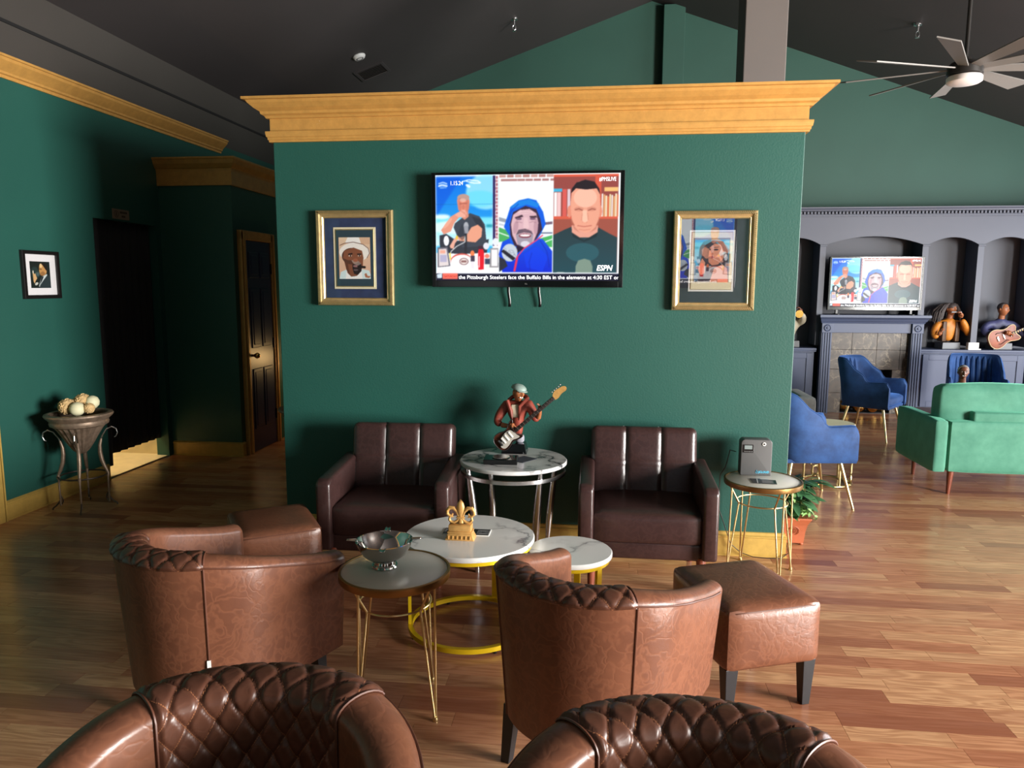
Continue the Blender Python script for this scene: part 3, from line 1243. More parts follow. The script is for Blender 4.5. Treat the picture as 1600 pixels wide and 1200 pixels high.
d1 = MB()
DY0, DY1 = 6.56, 7.08
d1.box((HX1 + .012, (DY0 + DY1) / 2, 1.005), (.034, DY1 - DY0, 2.00), bev=.003)
door1 = struct(d1.build('door_1', M['navy'], smooth=False))
fr = MB()
for y in (DY0 - .045, DY1 + .045):
    fr.box((HX1 + .018, y, 1.04), (.05, .085, 2.08), bev=.006)
    fr.box((HX1 + .030, y, 1.04), (.05, .035, 2.08), bev=.006)
fr.box((HX1 + .018, (DY0 + DY1) / 2, 2.05), (.05, DY1 - DY0 + .175, .085), bev=.006)
fr.build('door_frame', M['gold_trim'], door1, smooth=False)
for z0, z1 in ((1.66, 1.90), (1.00, 1.56), (.22, .80)):
    for k in (0, 1):
        yc = DY0 + (DY1 - DY0) * (.29 + .42 * k)
        pm = MB()
        pm.box((HX1 + .031, yc, (z0 + z1) / 2), (.014, .19, z1 - z0), bev=.006)
        pm.box((HX1 + .036, yc, (z0 + z1) / 2), (.014, .13, z1 - z0 - .06), bev=.006)
        pm.build('door_panel', M['navy'], door1, smooth=False)
kn = MB()
kn.cyl((HX1 + .02, DY0 + .06, .93), (HX1 + .06, DY0 + .06, .93), .012)
kn.sph((HX1 + .075, DY0 + .06, .93), .028)
kn.build('door_knob', M['brass'], door1)
for z in (.3, 1.02, 1.75):
    MB().box((HX1 + .034, DY1 + .006, z), (.014, .03, .10)).build('hinge', M['iron'], door1, smooth=False)

# post through the partition top, pilaster and ridge beam on the gable
m = MB()
m.box((1.04, 5.34, 2.60), (.27, .28, 5.2), bev=.006)
struct(m.build('pillar', M['column'], smooth=False))
m = MB()
m.box((.865, YB - .08, 2.55), (.265, .16, 5.1), bev=.006)
struct(m.build('pilaster', M['green_far'], smooth=False))


# ------------------------------------------------------------------ built-in wall, fireplace and cabinets at the far right
BY = 9.72            # front face of the built-in
NB = 10.06           # niche backs
stiles = [(2.08, 2.15), (2.72, 2.79), (3.93, 4.00), (4.57, 4.64), (5.21, 5.28), (5.85, 5.92), (6.49, 6.56)]
bk = thing('built_in_bookcase', 'slate blue built-in wall of arched niches with a dentil cornice', 'bookcase', (4.3, BY, 0))


def bpart(mb, name, mat, smooth=False, parent=None):
    o = mb.build(name, mat, parent or bk, smooth)
    if parent is None:
        o.location = (-4.3, -BY, 0)
    return o


# arched front panel: strip above each opening
m = MB()
xa, xb = 1.45, 6.92
edges = [xa] + [v for s in stiles for v in s] + [xb]
for i in range(0, len(edges), 2):
    a, b = edges[i], edges[i + 1]
    n = 14
    zs0, zap = 2.115, (2.20 if b - a < 1 else 2.215)
    pts = []
    for k in range(n + 1):
        t = k / n
        pts.append((a + (b - a) * t, zs0 + (zap - zs0) * (1 - (2 * t - 1) ** 2)))
    poly = pts + [(b, 2.46), (a, 2.46)]
    m.prism(poly, .05, Matrix.Translation((0, BY + .05, 0)) @ Matrix.Rotation(PI / 2, 4, 'X'))
for a, b in stiles:
    m.box(((a + b) / 2, BY + .025, 2.29), (b - a, .05, .345))
bpart(m, 'arched_frieze', M['slate'])
for a, b in stiles:
    m = MB()
    m.box(((a + b) / 2, BY + .025, (.86 + 2.118) / 2), (b - a, .05, 2.118 - .86))
    m.box(((a + b) / 2, BY + .185, (.86 + 2.2) / 2), (b - a - .01, .27, 2.2 - .86))
    s = bpart(m, 'stile', M['slate'])
    m = MB()
    m.box(((a + b) / 2, BY - .006, 2.10), (b - a + .016, .03, .02), bev=.003)
    m.build('capital', M['slate'], s, smooth=False)
m = MB()
m.box(((xa + xb) / 2, NB + .015, 1.5), (xb - xa, .03, 1.9))
bpart(m, 'niche_back', M['slate_dark'])
m = MB()
m.box(((xa + xb) / 2, (BY + .05 + NB) / 2, 2.33), (xb - xa, NB - BY - .05, .22))
bpart(m, 'niche_soffit', M['slate_dark'])
m = MB()
cor = [(0, 2.455), (.012, 2.455), (.012, 2.475), (.02, 2.478), (.02, 2.515), (.05, 2.52), (.055, 2.535), (.07, 2.55), (.07, 2.565), (0, 2.565)]
run(m, cor, (xa, BY), (xb, BY), (0, -1))
m.box(((xa + xb) / 2, (BY + YB) / 2 - .01, 2.50), (xb - xa, YB - BY - .02, .10))
bpart(m, 'cornice', M['slate'])
m = MB()
k = xa
while k < xb:
    m.box((k, BY - .032, 2.497), (.022, .028, .03))
    k += .042
tag(bpart(m, 'dentil', M['slate']), kind='stuff')


# cabinets below, each its own unit, continuous worktop above
def cabinet(x0, x1, label, knob=None, gold=False):
    t = thing('cabinet', label, 'cabinet', ((x0 + x1) / 2, BY, 0), group='slate blue base cabinets')
    w = x1 - x0
    MB().box((0, .17, .395), (w, .33, .79)).build('body', M['slate_blue'], t, smooth=False)
    dm = MB()
    dw = w - .05
    for sx in (-1, 1):
        dm.box((sx * (dw / 2 - .035), -.009, .43), (.07, .018, .66), bev=.003)
    for z in (.135, .725):
        dm.box((0, -.009, z), (dw - .14, .018, .07), bev=.003)
    dm.box((0, -.003, .43), (dw - .13, .008, .53))
    d = dm.build('door', M['slate_blue'], t, smooth=False)
    if gold:
        h = MB()
        h.box((dw / 2 - .035, -.026, .66), (.028, .016, .17), bev=.006)
        h.cyl((dw / 2 - .035, -.03, .50), (dw / 2 - .035, -.03, .58), .004, .012, 8)
        h.build('handle', M['gold_resin'], d)
    return t


cabinet(1.50, 2.10, 'slate blue base cabinet at the left end, mostly hidden by the green partition')
cabinet(2.12, 2.72, 'slate blue panelled base cabinet left of the fireplace')
cabinet(4.00, 4.60, 'slate blue base cabinet with a gold pull right of the fireplace', gold=True)
cabinet(4.62, 5.22, 'slate blue base cabinet behind the blue chair by the sofa')
cabinet(5.24, 5.88, 'slate blue base cabinet at the right picture edge')
for a, b, lab in ((1.50, 2.74, 'slate blue ledge above the cabinets left of the fireplace'),
                  (3.98, 6.90, 'slate blue ledge under the statues right of the fireplace')):
    m = MB()
    m.box(((a + b) / 2, BY + .16, .81), (b - a, .39, .03), bev=.005)
    m.box(((a + b) / 2, BY - .012, .785), (b - a, .03, .02), bev=.004)
    tag(m.build('ledge', M['slate_blue'], smooth=False), lab, 'shelf')

# fireplace
fp = thing('fireplace', 'fireplace with fluted slate blue surround and brown marble tiles', 'fireplace', (3.365, 9.70, 0))
FY = 9.62 - 9.70     # local front of the pilasters
for sx in (-1, 1):
    xc = sx * .535
    m = MB()
    m.box((xc, FY + .04, .52), (.125, .08, 1.04))
    for k in range(4):
        m.box((xc - .045 + .03 * k, FY - .004, .52), (.015, .012, 1.02), bev=.005)
    p = m.build('pilaster', M['slate_blue'], fp, smooth=False)
    m = MB()
    m.box((xc, FY - .006, 1.085), (.135, .03, .12), bev=.004)
    m.build('corner_block', M['slate_blue'], fp, smooth=False)
    m = MB()
    m.lathe([(0, .018), (.012, .016), (.018, .006), (.03, .006), (.036, .014), (.042, .012), (.046, 0)], 20)
    r = m.build('rosette', M['slate_blue'], fp)
    r.location = (xc, FY - .02, 1.085)
    r.rotation_euler = (PI / 2, 0, 0)
m = MB()
m.box((0, FY + .035, 1.085), (.96, .05, .12), bev=.004)
m.build('frieze_board', M['slate_blue'], fp, smooth=False)
m = MB()
mant = [(-.1, 1.145), (.02, 1.145), (.03, 1.165), (.045, 1.17), (.06, 1.195), (.085, 1.215), (.10, 1.22), (.10, 1.25), (-.1, 1.25)]
run(m, mant, (-.60, FY), (.60, FY), (0, -1), .5, .5)
m.box((0, FY + .22, 1.20), (1.20, .26, .10))
m.build('mantel_shelf', M['slate_blue'], fp, smooth=False)
m = MB()
m.box((-.39, .15, .53), (.19, .24, 1.06))
m.box((.39, .15, .53), (.19, .24, 1.06))
m.box((0, .15, .81), (.60, .24, .50))
m.box((0, .26, .30), (.62, .03, .60))
m.box((0, .12, .004), (.62, .24, .008))
m.build('firebox', M['firebox'], fp, smooth=False)
for r in range(4):
    lo, hi = ((.0, .26), (.26, .56), (.56, .81), (.81, 1.03))[r]
    xs = [(-.475, -.30), (.30, .475)] if r < 2 else [(-.475, -.20), (-.20, .10), (.10, .38), (.38, .475)]
    for a, b in xs:
        MB().box(((a + b) / 2, .012 + .002 * ((r + int(a * 10)) % 2), (lo + hi) / 2), (b - a - .003, .03, hi - lo - .003), bev=.001,
                 seg=1).build('tile', M['brown_marble'], fp, smooth=False)
balls = [(-.22, .10, .078), (-.06, .05, .078), (.10, .04, .078), (.225, .125, .074), (.02, .185, .072)]
names = ['polished gold sphere at the left end of the firebox floor', 'polished gold sphere second from the left in the firebox',
         'polished gold sphere right of centre in the firebox', 'polished gold sphere at the right end of the firebox floor',
         'polished gold sphere behind the others in the firebox']
for (x, y, r), lab in zip(balls, names):
    m = MB()
    m.sph((0, 0, r), r, 24, 14)
    o = m.build('gold_sphere', M['gold_ball'])
    o.location = (3.365 + x, 9.70 + y - .02, .009)
    tag(o, lab, 'ornament', 'gold spheres in the fireplace')


# ------------------------------------------------------------------ cognac barrel chairs
BR, BL = 0.335, 0.30          # outer radius, arm length


def u_point(s):
    """s in [-1, 1] along the outer U (0 = middle of the back); returns point, outward normal, angle from back in degrees or None"""
    arc = PI * BR / 2
    tot = arc + BL
    d = abs(s) * tot
    sg = 1 if s >= 0 else -1
    if d <= arc:
        a = d / BR
        n = Vector((math.sin(a) * sg, -math.cos(a), 0))
        return n * BR, n, math.degrees(a)
    return Vector((sg * BR, d - arc, 0)), Vector((sg, 0, 0)), 90 + (d - arc) / BL * 60


def s_of_deg(deg):
    arc = PI * BR / 2
    tot = arc + BL
    return math.radians(deg) * BR / tot


QH = 46.0


def rim_h(deg):
    if deg <= QH:
        return 0.715
    t = min(1.0, (deg - QH) / (150 - QH))
    e = t * t * (3 - 2 * t)
    return 0.715 - 0.125 * (0.55 * t + 0.45 * e)


def shell_profile(deg, part):
    """(radial offset, z) from outer bottom over the rim to the inner bottom"""
    h = rim_h(deg)
    t = 0.105 if deg <= QH else 0.105 - 0.02 * min(1, (deg - QH) / 60)
    outer = [(-0.035 * (1 - (z - .2) / (h - .23)), z) for z in np.linspace(.195, h - .03, 7)]
    top = []
    for k in range(1, 12):
        a = PI * k / 12
        top.append((-t / 2 + t / 2 * math.cos(a), h - .03 + .03 * math.sin(a)))
    inner = [(-t - .012 * (h - .03 - z), z) for z in np.linspace(h - .03, .36, 7)]
    return outer, top, inner


def make_barrel():
    root = thing('barrel_chair', 'x', 'armchair')
    L = M['leather']
    sq = s_of_deg(QH)
    # outer back panel
    rows = []
    for s in np.linspace(-sq, sq, 25):
        p, n, deg = u_point(s)
        o, t, i = shell_profile(deg, 0)
        rows.append([p + n * q + Vector((0, 0, z)) for q, z in o])
    MB().grid(rows).build('back_panel', L, root)
    # side panels with arms
    for sg in (-1, 1):
        rows = []
        ss = list(np.linspace(sq, 1.0, 22))
        for j, s in enumerate(ss):
            p, n, deg = u_point(sg * s)
            o, t, i = shell_profile(deg, 0)
            prof = o + t + i
            rows.append([p + n * q + Vector((0, 0, z)) for q, z in prof])
        # rounded front of the arm: pull the last rows towards the arm's centre line
        p, n, deg = u_point(sg)
        o, t, i = shell_profile(deg, 0)
        prof = o + t + i
        for k in range(1, 5):
            a = PI / 2 * k / 4
            f = math.cos(a)
            zc = .40
            rows.append([p + Vector((0, .03 * math.sin(a), 0)) + n * (-.042 + (q + .042) * (1 - .42 * (1 - f))) + Vector(
                (0, 0, z - (.02 * (1 - f) if z > zc else 0))) for q, z in prof])
        m = MB().grid(rows)
        last = rows[-1]
        b = bmesh.new()
        vv = [b.verts.new(q) for q in last]
        b.faces.new(vv)
        m.merge(b)
        m.build('arm', L, root)
    # quilted inner back over the rim
    pw, pv = 0.066, 0.082
    nu, nv = 108, 78
    rows, uvs = [], []
    amax = math.radians(QH) * (BR - .05)
    path = []
    o, t, i = shell_profile(0, 0)
    pr = [(.002, .715 - .034)] + t + i
    acc = [0]
    for a, b in zip(pr[:-1], pr[1:]):
        acc.append(acc[-1] + math.hypot(b[0] - a[0], b[1] - a[1]))
    for iu in range(nu + 1):
        u = -amax + 2 * amax * iu / nu
        s = s_of_deg(math.degrees(u / (BR - .05)))
        p, n, deg = u_point(s)
        row, uvr = [], []
        for iv in range(nv + 1):
            v = acc[-1] * iv / nv
            j = max(0, min(len(pr) - 2, int(np.searchsorted(acc, v, 'right') - 1)))
            f = (v - acc[j]) / max(1e-9, acc[j + 1] - acc[j])
            q = pr[j][0] * (1 - f) + pr[j + 1][0] * f
            z = pr[j][1] * (1 - f) + pr[j + 1][1] * f
            dx, dz = pr[j + 1][0] - pr[j][0], pr[j + 1][1] - pr[j][1]
            ln = math.hypot(dx, dz) or 1
            nq, nz = -dz / ln, dx / ln
            if nq * (q + .05) + nz * (z - .64) < 0:
                nq, nz = -nq, -nz
            A = u / pw + v / pv + .5
            B = u / pw - v / pv + .5
            h = min(1.0, 1.5 * abs(math.sin(PI * A)) ** 0.55 * abs(math.sin(PI * B)) ** 0.55)
            h = h * (2 - h)
            ef = min(1.0, (amax - abs(u)) / .012) * min(1.0, v / .008)
            dsp = 0.0105 * h * ef + .001
            row.append(p + n * (q + nq * dsp) + Vector((0, 0, z + nz * dsp)))
            uvr.append((A, B))
        rows.append(row)
        uvs.append(uvr)
    me = bpy.data.meshes.new('quilted_back')
    W = nv + 1
    verts = [p for r in rows for p in r]
    uvf = [q for r in uvs for q in r]
    faces = [(a * W + b, a * W + b + 1, (a + 1) * W + b + 1, (a + 1) * W + b) for a in range(nu) for b in range(nv)]
    me.from_pydata(verts, [], faces)
    ul = me.uv_layers.new(name='quilt')
    li = np.zeros(len(me.loops), np.int32)
    me.loops.foreach_get('vertex_index', li)
    ul.data.foreach_set('uv', np.array(uvf, np.float32)[li].ravel())
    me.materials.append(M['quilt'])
    me.polygons.foreach_set('use_smooth', [True] * len(me.polygons))
    bmq = bmesh.new()
    bmq.from_mesh(me)
    bmesh.ops.recalc_face_normals(bmq, faces=bmq.faces)
    bmq.to_mesh(me)
    bmq.free()
    put('quilted_back', me, root)
    # seams and rim piping
    for sg in (-1, 1):
        p, n, deg = u_point(sg * sq)
        o, t, i = shell_profile(deg, 0)
        MB().tube([p + n * (q + .001) + Vector((0, 0, z)) for q, z in o], .0032, 6).build('seam', M['seam'], root)
        MB().tube([p + n * (q + nq) + Vector((0, 0, z + nz)) for (q, z), nq, nz in
                   [((q, z), .0, .004) for q, z in t]] + [p + n * (q - .003) + Vector((0, 0, z)) for q, z in i], .0028, 6).build(
            'seam', M['seam'], root)
    pts = []
    for s in np.linspace(-.97, .97, 70):
        p, n, deg = u_point(s)
        h = rim_h(deg)
        pts.append(p + n * .002 + Vector((0, 0, h - .028)))
    MB().tube(pts, .0032, 6).build('piping', M['seam'], root)
    # seat
    def inner_poly(r, yf):
        pl = [(r * math.sin(a), -r * math.cos(a)) for a in np.linspace(-PI / 2, PI / 2, 20)]
        return pl + [(r, yf), (-r, yf)]
    m = MB()
    m.prism(inner_poly(BR - .085, BL + .02), .17, Matrix.Translation((0, 0, .25)), bev=.03)
    m.build('seat_cushion', L, root)
    m = MB()
    m.prism(inner_poly(BR - .045, BL + .005), .06, Matrix.Translation((0, 0, .195)), bev=.006)
    m.build('seat_base', L, root)
    for x, y in ((-.225, -.155), (.225, -.155), (-.25, .24), (.25, .24)):
        m = MB()
        sx, sy = (.012 if x > 0 else -.012), (-.02 if y < 0 else .006)
        a, b = .024, .016
        m.hexa([(x + sx - b, y + sy - b), (x + sx + b, y + sy - b), (x + sx + b, y + sy + b), (x + sx - b, y + sy + b)],
               [(x - a, y - a), (x + a, y - a), (x + a, y + a), (x - a, y + a)], 0.0, .205, bev=.002)
        m.build('leg', M['black_wood'], root, smooth=False)
    return root


G = 'cognac barrel chairs around the coffee tables'
barrel = make_barrel()
barrel['label'] = 'brown barrel chair whose back hides part of the small marble table'
barrel['group'] = G
barrel.location = (0.005, 2.35, 0)
barrel.rotation_euler = (0, 0, math.radians(65 - 90))
b2 = copy_tree(barrel, label='brown barrel chair with a white tag on its seam, left of the steel bowl table', loc=(-1.385, 2.46, 0),
               rz=math.radians(66 - 90))
copy_tree(barrel, label='quilted brown barrel chair cut by the bottom edge, left of the other one', loc=(-.665, 1.13, 0),
          rz=math.radians(-82 - 90)).scale = (1.1, 1.1, 1.06)
copy_tree(barrel, label='quilted brown barrel chair cut by the bottom edge, nearest the footstool with black legs', loc=(.193, 1.118, 0),
          rz=math.radians(-91 - 90)).scale = (1.12, 1.1, 1.05)
# white fabric tag sewn into the left chair's seam
p, n, deg = u_point(s_of_deg(QH))
m = MB()
m.box((p.x * .94, p.y * .94, .335), (.012, .004, .05), rot=(0, 0, math.radians(QH)))
m.build('fabric_tag', M['white'], b2, smooth=False)


# ------------------------------------------------------------------ ottomans
def make_ottoman():
    t = thing('ottoman', 'x', 'ottoman')
    m = MB()
    cushion(m, (0, 0, .305), (.40, .46, .25), r=.028, bulge=.012)
    m.build('body', M['leather'], t)
    m = MB()
    pts = []
    for k in range(40):
        a = 2 * PI * k / 40
        c, s = math.cos(a), math.sin(a)
        f = 1 / max(abs(c) / .197, abs(s) / .227)
        pts.append((c * f, s * f, .412))
    m.tube(pts, .003, 6, closed=True)
    m.build('piping', M['seam'], t)
    for sx in (-1, 1):
        for sy in (-1, 1):
            x, y = sx * .165, sy * .19
            a, b = .026, .016
            m = MB()
            m.hexa([(x - b, y - b), (x + b, y - b), (x + b, y + b), (x - b, y + b)],
                   [(x - a, y - a), (x + a, y - a), (x + a, y + a), (x - a, y + a)], 0.0, .19, bev=.002)
            m.build('leg', M['black_wood'], t, smooth=False)
    return t


ott = make_ottoman()
ott['label'] = 'brown leather ottoman with black legs at the right of the barrel chair'
ott['group'] = 'cognac leather ottomans'
ott.location = (.59, 2.90, 0)
ott.rotation_euler = (0, 0, math.radians(21))
copy_tree(ott, label='brown leather ottoman behind the left barrel chair, near the dark armchair', loc=(-1.62, 3.43, 0), rz=math.radians(33))


# ------------------------------------------------------------------ dark leather armchairs against the partition
def make_armchair():
    t = thing('armchair', 'x', 'armchair')
    D = M['dark_leather']
    W, DP = .72, .64      # local: front faces -y, y from 0 (front) to .64
    m = MB()
    cushion(m, (0, .30, .355), (.565, .58, .17), r=.03, bulge=.012)
    m.build('seat_cushion', D, t)
    m = MB()
    m.box((0, .31, .235), (.60, .56, .10), bev=.02, seg=3)
    m.build('base', D, t)
    for sx in (-1, 1):
        b = bmesh.new()
        # arm: slab with top sloping up to the back
        y0, y1 = -.01, .60
        prof = [(y0, .20), (y1, .20), (y1, .60), (y1 - .06, .615), (y0 + .03, .585), (y0, .56)]
        A = [b.verts.new((-.040, y, z)) for y, z in prof]
        B = [b.verts.new((.040, y, z)) for y, z in prof]
        nn = len(prof)
        for i in range(nn):
            b.faces.new((A[i], A[(i + 1) % nn], B[(i + 1) % nn], B[i]))
        b.faces.new(A[::-1])
        b.faces.new(B)
        bmesh.ops.recalc_face_normals(b, faces=b.faces)
        bmesh.ops.bevel(b, geom=b.edges[:], offset=.018, segments=3, profile=0.5, affect='EDGES')
        m = MB()
        m.merge(b, Matrix.Translation((sx * .316, 0, 0)))
        m.build('armrest', D, t)
    # tufted backrest: grid with three columns and two rows pulled in along the seams
    nx, nz = 48, 36
    w, h, th = .60, .50, .13
    rows = []
    for side in (0, 1):
        pass
    b = bmesh.new()
    bmesh.ops.create_cube(b, size=2.0)
    bmesh.ops.subdivide_edges(b, edges=b.edges[:], cuts=35, use_grid_fill=True)
    for v in b.verts:
        p = v.co.copy()
        q = Vector((p.x * w / 2, p.y * th / 2, p.z * h / 2))
        r = .035
        core = Vector((max(-w / 2 + r, min(w / 2 - r, q.x)), max(-th / 2 + r, min(th / 2 - r, q.y)), max(-h / 2 + r, min(h / 2 - r, q.z))))
        d = q - core
        if d.length > 1e-9:
            q = core + d.normalized() * min(r, d.length)
        if p.y < -.5:
            fx = min(abs(q.x - .10), abs(q.x + .10))
            fz = abs(q.z - .045)
            g = 0
            if abs(q.x) < w / 2 - .01:
                g = max(.013 * math.exp(-(fx / .010) ** 2), .006 * math.exp(-(fz / .007) ** 2))
                g += .008 * math.exp(-((fx / .05) ** 2 + (fz / .05) ** 2))
            q.y += g - .008 * (1 - p.x ** 2) * (1 - p.z ** 2)
        v.co = q
    m = MB()
    m.merge(b, Matrix.Translation((0, .515, .545)) @ Matrix.Rotation(math.radians(-11), 4, 'X'))
    m.build('backrest', D, t)
    for x, y in ((-.28, .05), (.28, .05), (-.28, .52), (.28, .52)):
        m = MB()
        m.cyl((x * 1.02, y - .01 if y < .2 else y + .02, 0), (x, y, .205), .016, .026, 14)
        m.build('leg', M['red_wood'], t)
    return t


arm1 = make_armchair()
arm1['label'] = 'dark brown leather armchair at the right, between the marble tables and the hairpin table'
arm1['group'] = 'dark leather armchairs against the partition'
arm1.location = (.265, 3.70, 0)
arm1.rotation_euler = (0, 0, math.radians(0))
copy_tree(arm1, label='dark brown leather armchair at the left end of the green partition', loc=(-1.112, 3.63, 0), rz=math.radians(2))


# ------------------------------------------------------------------ tables
def ring(mb, r, z, tr, n=48, c=(0, 0)):
    mb.tube([(c[0] + r * math.cos(2 * PI * k / n), c[1] + r * math.sin(2 * PI * k / n), z) for k in range(n)], tr, 8, closed=True)


def make_hairpin(h=.54):
    t = thing('hairpin_side_table', 'x', 'side table', group='gold hairpin side tables')
    m = MB()
    m.lathe([(0, h - .012), (.198, h - .012), (.198, h - .001), (.196, h), (0, h)], 56)
    m.build('table_top', M['grey_stone'], t)
    m = MB()
    m.lathe([(.197, h - .026), (.207, h - .026), (.209, h - .022), (.209, h + .001), (.206, h + .003), (.199, h + .003), (.198, h - .005),
             (.197, h - .026)], 56)
    m.build('rim', M['dull_gold'], t)
    m = MB()
    ring(m, .135, h - .125, .0042)
    m.build('ring', M['gold_metal'], t)
    for a in (-71, 19, 109, 199):
        a = math.radians(a)
        c, s = math.cos(a), math.sin(a)
        m = MB()
        A = Vector((.192 * c, .192 * s, h - .024))
        R = Vector((.137 * c, .137 * s, h - .125))
        Fo = Vector((.20 * c, .20 * s, .012))
        off = Vector((-s, c, 0)) * .006
        m.cyl(A + off * 2, Fo + off * .6, .0048, seg=10)
        m.cyl(Fo - off * .6, R - off, .0048, seg=10)
        m.cyl(R - off, A - off * 2, .0048, seg=10)
        m.sph(R - off, .0065, 10, 6)
        m.lathe([(0, 0), (.010, 0), (.011, .004), (.009, .016), (0, .017)], 14, (Fo.x, Fo.y, 0))
        m.build('leg', M['gold_metal'], t)
    return t


hp = make_hairpin()
hp['label'] = 'gold hairpin side table with the scent diffuser, at the right end of the partition'
hp.location = (.915, 4.10, 0)
copy_tree(hp, label='gold hairpin side table carrying the steel ashtray bowl', loc=(-.748, 2.585, 0), rz=math.radians(41))


def nest_table(name, label, r, h, loc, legs, vein):
    t = thing(name, label, 'coffee table', loc, group='nesting marble coffee tables')
    m = MB()
    m.lathe([(0, h - .022), (r - .002, h - .022), (r, h - .019), (r, h - .004), (r - .004, h), (0, h)], 64)
    m.build('table_top', M['white_marble'], t)
    m = MB()
    m.lathe([(r - .045, h - .042), (r - .012, h - .042), (r - .012, h - .022), (r - .045, h - .022), (r - .045, h - .042)], 64)
    m.build('top_ring', M['yellow_gold'], t, smooth=True)
    m = MB()
    m.lathe([(r - .034, .012), (r - .012, .012), (r - .012, .034), (r - .034, .034), (r - .034, .012)], 64)
    m.build('base_ring', M['yellow_gold'], t)
    for a in legs:
        a = math.radians(a)
        rr = r - .022
        MB().box((rr * math.cos(a), rr * math.sin(a), (h - .022) / 2 + .01), (.014, .03, h - .06), rot=(0, 0, a)).build(
            'leg', M['yellow_gold'], t, smooth=False)
    for k in range(4):
        a = math.radians(legs[0] + 20 + 90 * k)
        MB().cyl(((r - .023) * math.cos(a), (r - .023) * math.sin(a), 0), ((r - .023) * math.cos(a), (r - .023) * math.sin(a), .012), .008).build(
            'foot', M['black_plastic'], t)
    return t


nest_table('marble_coffee_table', 'larger round white marble coffee table on a yellow gold ring base', .302, .45, (-.580, 3.25, 0),
           (193, 313, 73), 0)
nest_table('marble_coffee_table', 'smaller lower white marble table beside the larger one, in front of the right dark armchair', .195, .385,
           (-.115, 3.29, 0), (-40, 200, 80), 0)

rt = thing('round_marble_table', 'round veined marble table on silver legs between the dark armchairs', 'side table', (-.467, 4.035, 0))
H = .63
m = MB()
m.lathe([(0, H - .022), (.298, H - .022), (.302, H - .018), (.302, H - .006), (.297, H), (0, H)], 64)
m.build('table_top', M['veined_marble'], rt)
m = MB()
m.lathe([(.285, H - .075), (.297, H - .075), (.297, H - .055), (.285, H - .055), (.285, H - .075)], 64)
m.build('ring', M['silver'], rt)
for a in (-52, 33, 128, 213):
    a = math.radians(a)
    c, s = math.cos(a), math.sin(a)
    m = MB()
    pts, rad = [], []
    for k in range(9):
        tt = k / 8
        rr = .278 - .055 * math.sin(tt * PI * .5)
        pts.append((rr * c, rr * s, (H - .022) * (1 - tt)))
        rad.append(.012 + .010 * math.sin(PI * min(1, tt * 1.2)) if k < 8 else .014)
    m.tube(pts, rad, 12)
    m.build('leg', M['silver'], rt)


# ------------------------------------------------------------------ blue velvet armchairs with gold legs
def make_blue():
    """local: faces +y, origin on the floor under the seat centre"""
    t = thing('velvet_armchair', 'x', 'armchair', group='blue velvet armchairs with gold legs')
    V = M['blue_velvet']
    m = MB()
    cushion(m, (0, .03, .415), (.46, .47, .10), r=.035, bulge=.012)
    m.build('seat_cushion', V, t)
    # one shell: back curving round into low arms
    rows = []
    n = 41
    for k in range(n):
        s = -1 + 2 * k / (n - 1)
        a = abs(s)
        sg = 1 if s >= 0 else -1
        if a < .5:
            ang = a / .5 * PI / 2
            rx, ry = .275, .25
            ex = math.copysign(abs(math.sin(ang)) ** .62, s)
            ey = -abs(math.cos(ang)) ** .62
            p = Vector((rx * ex, ry * ey, 0))
            nr = Vector((ex * abs(ex), ey * abs(ey), 0)).normalized()
        else:
            f = (a - .5) / .5
            p = Vector((sg * (.275 + .01 * f), .27 * f, 0))
            nr = Vector((sg, 0, 0))
        if a < .30:
            h = .845
        elif a < .62:
            tt = (a - .30) / .32
            h = .845 - .235 * (tt * tt * (3 - 2 * tt))
        else:
            h = .61 + .012 * (a - .62) / .38
            if a > .93:
                h -= .05 * ((a - .93) / .07) ** 2
        lean = .10 * max(0, 1 - a / .5)
        row = []
        th = .045
        zb = .345
        outer = [(zb, -.02), (zb + .03, 0), ((zb + h) / 2, .0), (h - .03, 0), (h - .008, -.008), (h, -.022), (h - .008, -.036),
                 (h - .03, -th), ((zb + h) / 2, -th), (.40, -th), (zb, -th)]
        rib = .0
        for z, q in outer:
            up = max(0, (z - .42) / .42)
            inn = q <= -th + .001
            rb = .006 * abs(math.sin(a * 30)) if (inn and a < .42) else 0
            row.append(p + nr * (q - rb) + Vector((0, -lean * up, z)))
        rows.append(row)
    m = MB()
    m.grid(rows, close_u=True)
    for r in (rows[0], rows[-1]):
        b = bmesh.new()
        b.faces.new([b.verts.new(p) for p in r])
        m.merge(b)
    bmesh.ops.remove_doubles(m.bm, verts=m.bm.verts, dist=1e-5)
    bmesh.ops.recalc_face_normals(m.bm, faces=m.bm.faces)
    m.build('back_shell', V, t)
    m = MB()
    m.tube([r[5] + Vector((0, 0, .001)) for r in rows], .005, 6)
    m.build('piping', V, t)
    # vertical channel tufting of the inner back
    for k in range(7):
        x = -.165 + .055 * k
        m = MB()
        pts = []
        for j in range(9):
            z = .46 + .36 * j / 8
            yb = -.25 * (1 - (abs(x) / .275) ** 3.2) ** .31 + .045 - .10 * max(0, (z - .42) / .42) * (1 - abs(x) / .5)
            pts.append((x, yb + .002, z))
        m.tube(pts, [.008] + [.0235] * 7 + [.008], 8)
        m.build('back_channel', V, t)
    m = MB()
    m.box((0, .02, .352), (.46, .48, .03), bev=.01)
    m.build('seat_base', V, t)
    for x, y in ((-.17, -.16), (.17, -.16), (-.18, .19), (.18, .19)):
        m = MB()
        m.cyl((x * 1.42, y * 1.42, 0.008), (x, y, .345), .009, .014, 12)
        m.cyl((x * 1.42, y * 1.42, 0.0), (x * 1.42, y * 1.42, .01), .010, seg=12)
        m.build('leg', M['gold_metal'], t)
    return t


